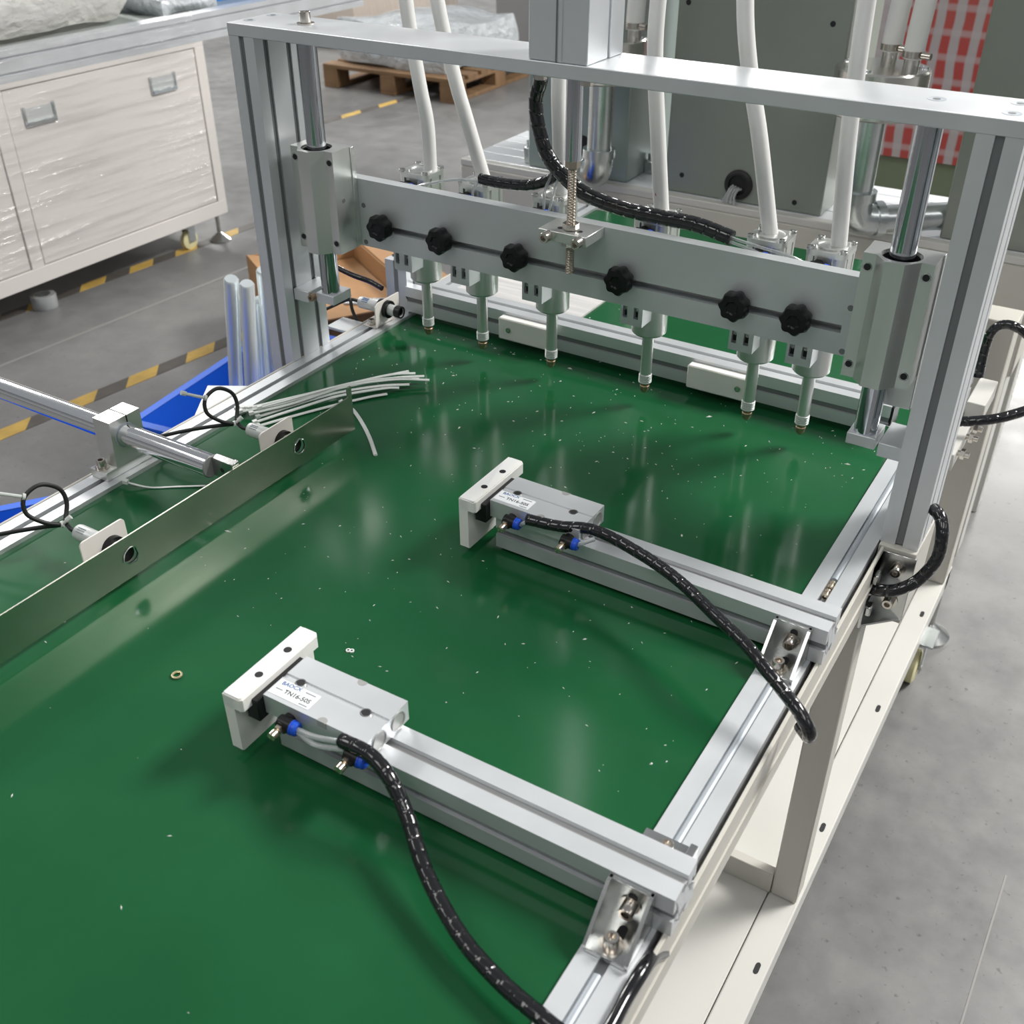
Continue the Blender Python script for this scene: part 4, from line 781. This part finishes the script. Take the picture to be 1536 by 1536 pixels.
# crumbs of plastic on the belt, a brass ring and a moulded chip
bm = bm_()
rnd = random.Random(11)
for i in range(420):
    if i < 170: x, y = rnd.uniform(-0.93, -0.21), rnd.uniform(1.02, 1.23)
    elif i < 330: x, y = rnd.uniform(-0.78, -0.21), rnd.uniform(0.55, 1.05)
    else: x, y = rnd.uniform(-0.93, -0.22), rnd.uniform(0.05, 1.8)
    s = rnd.uniform(0.0003, 0.0010) * (1.8 if rnd.random() < 0.07 else 1.0); a = rnd.uniform(0, 6.28); ln = rnd.uniform(1.0, 3.0)
    du = Vector((math.cos(a), math.sin(a), 0)) * s * ln; dv = Vector((-math.sin(a), math.cos(a), 0)) * s * 0.7; c = Vector((x, y, -0.005))
    lo = [bm.verts.new(c + p) for p in (du, dv, -du, -dv)]; top = bm.verts.new(c + Vector((0, 0, s * 1.1)))
    for k in range(4): bm.faces.new((lo[k], lo[(k + 1) % 4], top))
o = obj('plastic_crumbs', bm, 'white_plastic', loc=(-0.57, 0.8, -0.003), kind='stuff', ang=10); tag(o, 'tiny white plastic crumbs scattered over the green belt', 'crumbs')
bm = bm_(); ph = [Vector((-0.647 + 0.0042 * math.cos(R(k * 15)), 0.459 + 0.0042 * math.sin(R(k * 15)), -0.0037)) for k in range(24)]; sweep(bm, ph + [ph[0]], 0.0012, 8, caps=False)
tag(obj('brass_ring', bm, 'ring_brass', loc=(-0.647, 0.459, -0.003)), 'small brass ring lying alone on the green belt', 'ring')
bm = bm_()
for dx in (-0.0016, 0.0016): lathe(bm, (-0.533 + dx, 0.570 + dx * 0.4, -0.005), (0, 0, 1), [(0.0011, 0.0), (0.0024, 0.0), (0.0024, 0.0013), (0.0011, 0.0013)], 14)
tag(obj('plastic_chip', bm, 'white_plastic', loc=(-0.533, 0.570, -0.003)), 'tiny white figure-eight plastic chip on the belt', 'chip')

# ================================================================== MACHINE BEHIND THE GANTRY
mb = thing('slotted_table_machine', 'cream machine base with a slotted aluminium top behind the gantry', 'machine', (-0.82, 2.29, F))
bm = bm_(); box(bm, -1.475, -0.158, 2.15, 2.46, -0.292, -0.066, 0.003); obj('machine_body', bm, 'cream_paint', mb)
bm = bm_(); box(bm, -1.475, -0.158, 2.15, 2.174, -0.066, -0.05, 0.002); obj('front_lip', bm, 'cream_paint_light', mb)
for k in range(5):
    y0 = 2.1755 + k * 0.0575; bm = bm_(); box(bm, -1.472, -0.16, y0, y0 + 0.0525, -0.066, -0.0505, 0.001); obj('top_slat', bm, 'slat_bright', mb)
bm = bm_(); box(bm, -1.47, -0.162, 2.17, 2.455, -0.0662, -0.060); obj('slat_bed', bm, 'hole_shade', mb)
for (x0, x1) in ((-1.46, -1.39), (-0.245, -0.165)):
    for (y0, y1) in ((2.17, 2.24), (2.38, 2.45)):
        bm = bm_(); box(bm, x0, x1, y0, y1, F, -0.29, 0.002); obj('leg', bm, 'cream_paint_light', mb)
# grey boxes on the table
def hbox(name, label, x0, x1, y0, y1, z1, m, zb=-0.0505):
    t = thing(name, label, 'control box', ((x0 + x1) / 2, (y0 + y1) / 2, zb)); bm = bm_(); box(bm, x0, x1, y0, y1, zb, z1, 0.003); obj('box_shell', bm, m, t); return t
b1 = hbox('hopper_box', 'teal-grey metal box on the slotted table behind the lift actuator', -1.302, -1.045, 2.180, 2.42, 0.66, 'box_teal_grey')
bm = bm_(); lathe(bm, (-1.165, 2.1795, -0.004), (0, -1, 0), [(0.045, 0), (0.045, 0.0008), (0, 0.0008)], 20); obj('pipe_opening', bm, 'hole_shade', b1)
bm = bm_(); box(bm, -1.325, -1.302, 2.195, 2.225, -0.0505, -0.012, 0.003); lathe(bm, (-1.3135, 2.21, -0.012), (0, 0, 1), [(0.010, 0), (0.010, 0.012), (0.005, 0.012), (0.004, 0.006), (0, 0.006)], 14); obj('hold_down', bm, 'galvanised', b1)
bm = bm_(); box(bm, -1.045, -1.022, 2.27, 2.30, -0.0505, -0.02, 0.003); lathe(bm, (-1.0335, 2.285, -0.02), (0, 0, 1), [(0.008, 0), (0.008, 0.014), (0, 0.014)], 14); obj('hold_down', bm, 'galvanised', b1)
b2 = hbox('hopper_box', 'large grey-green metal box with a black cable grommet on the slotted table', -0.952, -0.597, 2.182, 2.40, 0.72, 'box_green_grey')
bm = bm_(); lathe(bm, (-0.780, 2.1815, -0.012), (0, -1, 0), [(0.031, 0), (0.031, 0.004), (0.026, 0.009), (0.021, 0.009), (0.019, 0.002), (0, 0.001)], 30); gr = obj('cable_grommet', bm, 'black_rubber', b2)
for (hx, hz) in ((-0.912, -0.012), (-0.655, -0.030), (-0.632, 0.315), (-0.93, 0.33)):
    bm = bm_(); lathe(bm, (hx, 2.182, hz), (0, -1, 0), [(0.0055, 0), (0.0055, 0.0005), (0, 0.0005)], 12); obj('screw_hole', bm, 'hole_shade', b2)
for k, (dx, ez) in enumerate(((-0.008, -0.046), (-0.002, -0.049), (0.004, -0.0475), (0.010, -0.049), (-0.004, -0.048))):
    pts = [(-0.782 + dx, 2.176, -0.014 - 0.002 * k), (-0.786 + dx, 2.166, -0.020), (-0.790 + dx, 2.160, -0.034), (-0.792 + dx * 1.6, 2.158, ez)]
    bm = bm_(); tube(bm, pts, 0.0026, 8, 0.006); obj('clear_tube', bm, 'clear_tube', gr)
b3 = hbox('hopper_box', 'grey-green metal box with a pipe entering its side, next to the red load', -0.356, -0.10, 2.180, 2.42, 0.66, 'box_green_grey')
bm = bm_(); lathe(bm, (-0.3562, 2.235, -0.010), (-1, 0, 0), [(0.042, 0), (0.042, 0.0008), (0, 0.0008)], 6); obj('pipe_opening', bm, 'hole_shade', b3)
# suction canisters with pipe and elbow
def canister(cx, cy, end, hoses, label):
    t = thing('suction_canister', label, 'canister', (cx, cy, -0.05))
    zc = 0.187
    bm = bm_(); lathe(bm, (cx, cy, zc), (0, 0, 1), [(0, 0), (0.081, 0), (0.084, 0.003), (0.084, 0.078), (0.081, 0.081), (0, 0.082)], 48); cn = obj('canister_body', bm, 'tan_canister', t)
    for (dx, dy) in ((-0.014, -0.062), (0.066, 0.024), (-0.069, 0.022)):
        bm = bm_(); lathe(bm, (cx + dx, cy + dy, zc + 0.0805), (0, 0, 1), [(0.010, 0), (0.009, 0.003), (0.004, 0.0032), (0.003, 0.001), (0, 0.001)], 14); obj('lid_screw', bm, 'chrome', cn)
    zr = -0.016
    bm = bm_(); cyl(bm, (cx - 0.004, cy, 0.030), (cx - 0.004, cy, zc + 0.004), 0.0265, seg=30); obj('down_pipe', bm, 'galvanised', t)
    e = Vector(end); p0 = Vector((cx - 0.004, cy, 0.034)); c1 = Vector((cx - 0.004, cy, zr)); d = (e - c1); d.z = 0; d.normalize()
    bm = bm_(); path = spline([p0, p0 + Vector((0, 0, -0.022)), c1 + d * 0.012 + Vector((0, 0, 0.006)), c1 + d * 0.046], 0.006); sweep(bm, path, 0.0315, 24)
    cyl(bm, p0 + Vector((0, 0, -0.008)), p0 + Vector((0, 0, 0.010)), 0.0355, seg=28); cyl(bm, c1 + d * 0.040, c1 + d * 0.056, 0.0355, seg=28); obj('elbow', bm, 'galvanised', t)
    bm = bm_(); cyl(bm, c1 + d * 0.05, Vector((e.x, e.y, zr)), 0.0265, seg=28); obj('side_pipe', bm, 'galvanised', t)
    for (dx, dy) in hoses:
        hx, hy = cx + dx, cy + dy
        bm = bm_(); cyl(bm, (hx, hy, zc + 0.080), (hx, hy, zc + 0.105), 0.0145, seg=18); sp = obj('hose_spigot', bm, 'tan_canister', t)
        bm = bm_(); tube(bm, [(hx, hy, zc + 0.098), (hx + 0.002, hy, zc + 0.16), (hx + 0.008, hy + 0.01, zc + 0.30), (hx + 0.012, hy + 0.02, zc + 0.46)], 0.0185, 16, 0.02); obj('hose', bm, 'hose_white', t)
        bm = bm_(); lathe(bm, (hx, hy, zc + 0.100), (0, 0, 1), [(0.0185, 0), (0.0198, 0), (0.0198, 0.011), (0.0185, 0.011)], 24); cyl(bm, (hx + 0.018, hy - 0.012, zc + 0.1055), (hx + 0.034, hy - 0.016, zc + 0.1055), 0.006, seg=12); obj('hose_clamp', bm, 'steel_bolt', t)
    return t
canister(-0.502, 2.090, (-0.358, 2.215, 0), ((-0.006, 0.058), (0.046, 0.010)), 'silver suction canister with two clamped hoses in front of the red load')
canister(-1.066, 2.090, (-1.165, 2.178, 0), ((0.058, 0.012),), 'silver suction canister half hidden behind the lift actuator')
# cable and bracket clutter at the conveyor end
cable('wrapped_cable', [(-0.149, 1.487, -0.006), (-0.152, 1.50, 0.035), (-0.148, 1.50, 0.061), (-0.133, 1.50, 0.073), (-0.109, 1.50, 0.067), (-0.08, 1.51, 0.04)], 0.0065, 'wrapped black cable arching over the far end of the conveyor', 0.013)
cable('wrapped_cable', [(-0.150, 1.345, -0.010), (-0.128, 1.352, -0.006), (-0.10, 1.37, -0.002), (-0.07, 1.40, 0.005), (-0.03, 1.44, 0.015)], 0.0068, 'wrapped black cable leaving the cream channel behind the right post', 0.013)
eb = thing('end_bracket', 'cream bracket with small bolts at the far right corner of the conveyor', 'bracket', (-0.14, 1.40, -0.06))
bm = bm_(); box(bm, -0.1465, -0.122, 1.40, 1.485, -0.03, -0.004, 0.001); box(bm, -0.1465, -0.132, 1.29, 1.485, -0.052, -0.028, 0.001); obj('bracket_body', bm, 'cream_paint_light', eb)
for yy in (1.31, 1.36, 1.39):
    bm = bm_(); cyl(bm, (-0.136, yy, -0.034), (-0.117, yy, -0.034), 0.004, seg=12); hexnut(bm, (-0.128, yy, -0.034), (1, 0, 0), 0.007, 0.005); obj('bracket_bolt', bm, 'steel_bolt', eb)

# ================================================================== WHITE CABINET MACHINE ON THE LEFT
cw = thing('cabinet_machine', 'off-white cabinet machine wrapped in stretch film, on casters', 'machine', (-3.4, 2.1, F))
xf = -3.03
bm = bm_(); box(bm, -3.75, xf - 0.012, 1.0, 2.838, -0.63, -0.032, 0.003); obj('cabinet_body', bm, 'cabinet_white', cw)
for (y0, y1, z0, z1) in ((1.0, 2.842, -0.640, -0.588), (1.0, 2.842, -0.048, -0.032), (2.800, 2.842, -0.588, -0.048), (1.972, 2.020, -0.588, -0.048), (1.0, 1.04, -0.588, -0.048)):
    bm = bm_(); box(bm, xf - 0.03, xf, y0, y1, z0, z1, 0.0015); obj('frame_bar', bm, 'cabinet_white', cw)
for (y0, y1, hy) in ((2.023, 2.797, (2.133, 2.636)), (1.043, 1.969, ())):
    bm = bm_(); box(bm, xf - 0.020, xf - 0.003, y0, y1, -0.585, -0.051, 0.0015); dr = obj('door', bm, 'cabinet_white', cw)
    for h in hy:
        bm = bm_(); box(bm, xf - 0.003, xf - 0.0022, h - 0.055, h + 0.055, -0.160, -0.112); obj('handle_recess', bm, 'sensor_body', dr)
        bm = bm_(); box(bm, xf - 0.003, xf + 0.003, h - 0.058, h - 0.050, -0.165, -0.107, 0.001); box(bm, xf - 0.003, xf + 0.003, h + 0.050, h + 0.058, -0.165, -0.107, 0.001); box(bm, xf - 0.003, xf + 0.006, h - 0.052, h + 0.052, -0.165, -0.152, 0.001); obj('door_handle', bm, 'galvanised', dr)
bm = bm_(); prism(bm, section(-3.09, -3.03, -0.032, 0.056, 1, 2, sw=0.010), 'y', 1.0, 3.75); obj('top_rail', bm, 'aluminium', cw)
bm = bm_(); prism(bm, section(-3.80, -3.75, -0.032, 0.056, 1, 2, sw=0.010), 'y', 1.0, 3.75); obj('top_rail', bm, 'aluminium', cw)
bm = bm_(); box(bm, -3.75, -3.092, 1.0, 3.75, 0.0, 0.045); obj('conveyor_top', bm, 'belt_far', cw)
caster(cw, -3.10, 2.69, -0.63); caster(cw, -3.65, 2.69, -0.63); caster(cw, -3.10, 1.15, -0.63)
for (fx, fy) in ((-3.07, 2.818), (-3.68, 2.80), (-3.07, 1.05)):
    bm = bm_(); lathe(bm, (fx, fy, F), (0, 0, 1), [(0, 0), (0.042, 0), (0.042, 0.006), (0.016, 0.026), (0.008, 0.032), (0.008, 0.125), (0, 0.125)], 24); obj('levelling_foot', bm, 'stainless', cw)
for y_ in (3.10,):
    for x_ in (-3.06, -3.79):
        bm = bm_(); box(bm, x_ - 0.02, x_ + 0.02, y_ - 0.02, y_ + 0.02, F, -0.03, 0.002); obj('leg', bm, 'cabinet_white', cw)
bm = bm_(); rows = []
for i in range(90):
    rows.append([bm.verts.new((xf + 0.006 + 0.001 * noise.noise(Vector((i * 0.11, k * 0.9, 0.3))) + (0.018 if k > 22 else 0), 1.0 + 1.79 * i / 89 + 0.0 * k, -0.58 + 0.66 * k / 27)) for k in range(28)])
for a, b_ in zip(rows[:-1], rows[1:]):
    for k in range(27): bm.faces.new((a[k], a[k + 1], b_[k + 1], b_[k]))
obj('stretch_film', bm, 'stretch_film', cw, ang=180, label='clear wrinkled stretch film')
# goods lying on the cabinet machine
bm = bm_(); noisy_box(bm, -3.56, -3.13, 1.35, 2.74, 0.0455, 0.250, 14, 0.018, 7.0, 0.55); tag(obj('bubble_wrap_roll', bm, 'bubble_film', loc=(-3.34, 1.95, 0.045)), 'fat roll of clear bubble wrap lying on the cabinet machine', 'bubble wrap')
bm = bm_(); noisy_box(bm, -3.40, -3.12, 2.76, 3.04, 0.0455, 0.095, 10, 0.014, 14.0, 0.3, 4.0); tag(obj('plastic_bag', bm, 'bag_film', loc=(-3.24, 2.7, 0.045)), 'crumpled clear plastic bag of parts beside the bubble wrap roll', 'plastic bag')
def crate(name, label, cx, cy, lx, ly, z0, z1, rz, m, flare=0.03, cat='crate'):
    t = thing(name, label, cat, (cx, cy, z0), None, rz)
    def ring(bm, e, z): return [bm.verts.new((cx + sx * (lx / 2 + e), cy + sy * (ly / 2 + e), z)) for sx, sy in ((-1, -1), (1, -1), (1, 1), (-1, 1))]
    bm = bm_(); rs = [ring(bm, 0, z0), ring(bm, flare, z1), ring(bm, flare - 0.006, z1), ring(bm, -0.006, z0 + 0.006)]
    for a, b_ in zip(rs[:-1], rs[1:]):
        for i in range(4): j = (i + 1) % 4; bm.faces.new((a[i], a[j], b_[j], b_[i]))
    bm.faces.new(rs[0][::-1]); bm.faces.new(rs[-1]); obj('crate_shell', bm, m, t)
    bm = bm_(); rs = [ring(bm, flare - 0.004, z1 - 0.022), ring(bm, flare + 0.014, z1 - 0.020), ring(bm, flare + 0.014, z1 + 0.002), ring(bm, flare - 0.006, z1 + 0.002)]
    for a, b_ in zip(rs[:-1], rs[1:]):
        for i in range(4): j = (i + 1) % 4; bm.faces.new((a[i], a[j], b_[j], b_[i]))
    obj('crate_rim', bm, m, t); return t
crate('storage_bin', 'bright blue plastic bin standing on the cabinet machine', -3.42, 3.36, 0.40, 0.50, 0.0455, 0.20, 0, 'bin_blue', cat='bin')

# ================================================================== CRATES, ZINC PIPES, CARDBOARD
crate('plastic_crate', 'blue plastic crate beside the conveyor with zinc pipes standing in it', -1.58, 1.60, 0.40, 0.48, F, -0.46, R(8), 'crate_blue')
crate('plastic_crate', 'blue plastic crate turned askew next to the sensor cables', -1.555, 0.79, 0.36, 0.46, F, -0.46, R(-35.5), 'crate_blue')
ZP = [((-1.489, 1.378, -0.10), (-1.700, 1.500, -0.735)), ((-1.446, 1.376, -0.10), (-1.640, 1.490, -0.735)), ((-1.440, 1.418, -0.085), (-1.600, 1.545, -0.735)), ((-1.475, 1.432, -0.16), (-1.70, 1.60, -0.735))]
ZL = ['zinc-plated pipe in the blue crate, outermost from the gantry post', 'zinc-plated pipe in the blue crate between two others', 'zinc-plated pipe leaning against the gantry post side', 'shorter zinc-plated pipe standing behind the others in the crate']
for (a, b_), lb in zip(ZP, ZL):
    a = Vector(a); b_ = Vector(b_); L = (a - b_).length
    bm = bm_(); lathe(bm, b_, a - b_, [(0, 0), (0.0145, 0), (0.0145, L - 0.004), (0.012, L), (0, L)], 28); tag(obj('zinc_pipe', bm, 'zinc', loc=b_), lb, 'pipe', 'zinc pipes in the blue crate')
cb = thing('cardboard_box', 'open cardboard box on the floor behind the left gantry post', 'box', (-2.013, 2.255, F), None, R(-31))
x0, x1, y0, y1, zt = -2.313, -1.713, 2.08, 2.43, -0.50
bm = bm_()
for (a, b_, c, d) in ((x0, x1, y0, y0 + 0.005), (x0, x1, y1 - 0.005, y1), (x0, x0 + 0.005, y0, y1), (x1 - 0.005, x1, y0, y1)): box(bm, a, b_, c, d, F, zt)
box(bm, x0, x1, y0, y1, F, F + 0.006); obj('box_shell', bm, 'cardboard', cb)
bm = bm_(); prism(bm, [(y1, zt), (y1 + 0.10, zt + 0.03), (y1 + 0.10, zt + 0.034), (y1, zt + 0.005)], 'x', x0 + 0.003, x1 - 0.003); obj('box_flap', bm, 'cardboard', cb)
bm = bm_(); prism(bm, [(x1, zt), (x1 + 0.10, zt + 0.05), (x1 + 0.10, zt + 0.054), (x1, zt + 0.005)], 'y', y0 + 0.003, y1 - 0.003); obj('box_flap', bm, 'cardboard', cb)
bm = bm_(); prism(bm, [(y0, zt + 0.001), (y0 + 0.16, zt - 0.035), (y0 + 0.16, zt - 0.031), (y0, zt + 0.005)], 'x', x0 + 0.006, x1 - 0.006); obj('box_flap', bm, 'cardboard', cb)
bm = bm_(); box(bm, x0 + 0.01, x1 - 0.01, y0 + 0.01, y1 - 0.01, zt - 0.10, zt - 0.06); obj('box_contents', bm, 'cardboard', cb)
bm = bm_(); prism(bm, [(x0 + 0.33, y0 + 0.17), (x0 + 0.36, y0 + 0.17), (x0 + 0.44, y1 - 0.03), (x0 + 0.39, y1 - 0.03)], 'z', zt - 0.058, zt - 0.054); obj('inner_film', bm, 'bag_film', cb)
bm = bm_(); box(bm, x1 - 0.17, x1 - 0.07, y0 - 0.0012, y0 + 0.0005, zt - 0.16, zt - 0.06); obj('shipping_label', bm, 'paper_label', cb)
bm = bm_(); lathe(bm, (-3.10, 2.030, F), (0, 0, 1), [(0.026, 0), (0.040, 0), (0.042, 0.004), (0.042, 0.042), (0.040, 0.046), (0.026, 0.046), (0.026, 0)], 30)
tag(obj('tape_roll', bm, 'tape_clear', loc=(-3.10, 2.030, F)), 'translucent roll of tape lying on the floor by the white cabinet', 'tape roll')

# ================================================================== PALLET AND GOODS FAR BEHIND
def pallet(label, cx, cy, lx, ly, rz):
    t = thing('wooden_pallet', label, 'pallet', (cx, cy, F), None, rz); z0 = F + 0.108
    for k in range(7):
        y0 = cy - ly / 2 + k * ly / 7; bm = bm_(); box(bm, cx - lx / 2, cx + lx / 2, y0, y0 + ly / 7 * 0.74, z0, z0 + 0.022, 0.002); obj('deck_board', bm, 'pallet_wood', t)
    for k in range(3):
        for j in range(3):
            bx = cx - lx / 2 + 0.05 + k * (lx - 0.1) / 2; by = cy - ly / 2 + 0.06 + j * (ly - 0.12) / 2
            bm = bm_(); box(bm, bx - 0.05, bx + 0.05, by - 0.06, by + 0.06, F + 0.02, F + 0.09, 0.002); obj('pallet_block', bm, 'pallet_wood', t)
        bx = cx - lx / 2 + 0.05 + k * (lx - 0.1) / 2
        bm = bm_(); box(bm, bx - 0.05, bx + 0.05, cy - ly / 2, cy + ly / 2, F, F + 0.02, 0.002); box(bm, bx - 0.05, bx + 0.05, cy - ly / 2, cy + ly / 2, F + 0.09, F + 0.108, 0.002); obj('pallet_bearer', bm, 'pallet_wood', t)
    return t
pallet('wooden pallet under a white film-wrapped sack behind the gantry', -4.02, 5.62, 0.92, 1.02, R(2))
bm = bm_(); noisy_box(bm, -4.42, -3.62, 5.16, 6.02, F + 0.13, F + 0.36, 12, 0.05, 3.2, 0.25, 2.0); tag(obj('wrapped_sack', bm, 'bag_film', loc=(-4.02, 5.6, F + 0.13)), 'white film-wrapped sack slumped on the wooden pallet', 'sack')
bm = bm_(); noisy_box(bm, -6.1, -4.95, 6.0, 7.3, F, F + 0.42, 10, 0.05, 2.0, 0.15, 6.0); tag(obj('wrapped_bundle', bm, 'wrapped_beige', loc=(-5.5, 6.6, F)), 'beige film-wrapped bundle on the floor beyond the pallet', 'bundle')
gm = thing('grey_machine', 'grey sheet-metal machine cabinet far behind the pallet', 'machine', (-3.75, 7.0, F))
bm = bm_(); box(bm, -4.3, -3.55, 6.75, 7.5, F + 0.02, F + 1.1, 0.004); obj('machine_shell', bm, 'machine_grey', gm)
bm = bm_(); box(bm, -3.56, -3.50, 6.74, 6.80, F, F + 1.1, 0.004); obj('corner_post', bm, 'white_panel', gm)
wt = thing('white_frame_table', 'low white frame table far behind the lift actuator', 'table', (-3.05, 6.9, F))
for zz in (0.12, 0.50):
    bm = bm_(); box(bm, -3.48, -2.6, 6.6, 7.25, F + zz, F + zz + 0.07, 0.003); obj('shelf', bm, 'white_panel', wt)
for (lx, ly) in ((-3.46, 6.62), (-2.62, 6.62), (-3.46, 7.23), (-2.62, 7.23)):
    bm = bm_(); box(bm, lx - 0.02, lx + 0.02, ly - 0.02, ly + 0.02, F, F + 0.6, 0.003); obj('leg', bm, 'white_panel', wt)
wp = thing('white_cabinet', 'plain white cabinet standing on the floor between the two canisters behind', 'cabinet', (-1.45, 3.9, F))
bm = bm_(); box(bm, -1.95, -1.43, 3.42, 3.9, F + 0.06, F + 1.5, 0.004); obj('cabinet_body', bm, 'white_panel', wp)
bm = bm_(); box(bm, -1.93, -1.45, 3.44, 3.88, F, F + 0.06); obj('plinth', bm, 'machine_grey', wp)
pallet('wooden pallet under the red and white load', -0.95, 4.62, 1.0, 1.1, R(-4))
bm = bm_(); box(bm, -1.42, -0.45, 4.14, 5.1, F + 0.13, F + 0.33, 0.01); tag(obj('green_carton', bm, 'moss_green', loc=(-0.95, 4.6, F + 0.13)), 'dull green carton under the red and white woven load', 'carton')
bm = bm_(); noisy_box(bm, -1.45, -0.42, 4.10, 5.12, F + 0.3305, F + 0.93, 8, 0.02, 3.0, 0.04, 1.0); tag(obj('woven_load', bm, 'red_weave', loc=(-0.95, 4.6, F + 0.33)), 'red and white striped woven load behind the silver canister', 'load')
fr = thing('white_tray', 'white framed tray lying on top of the red woven load', 'tray', (-0.95, 4.6, F + 0.97))
bm = bm_(); box(bm, -1.45, -0.40, 4.08, 5.12, F + 0.965, F + 1.02, 0.003); obj('tray_base', bm, 'white_panel', fr)
bm = bm_(); box(bm, -1.45, -0.40, 4.08, 4.13, F + 1.02, F + 1.09, 0.003); box(bm, -1.45, -0.40, 5.07, 5.12, F + 1.02, F + 1.09, 0.003); obj('tray_edge', bm, 'white_panel', fr)
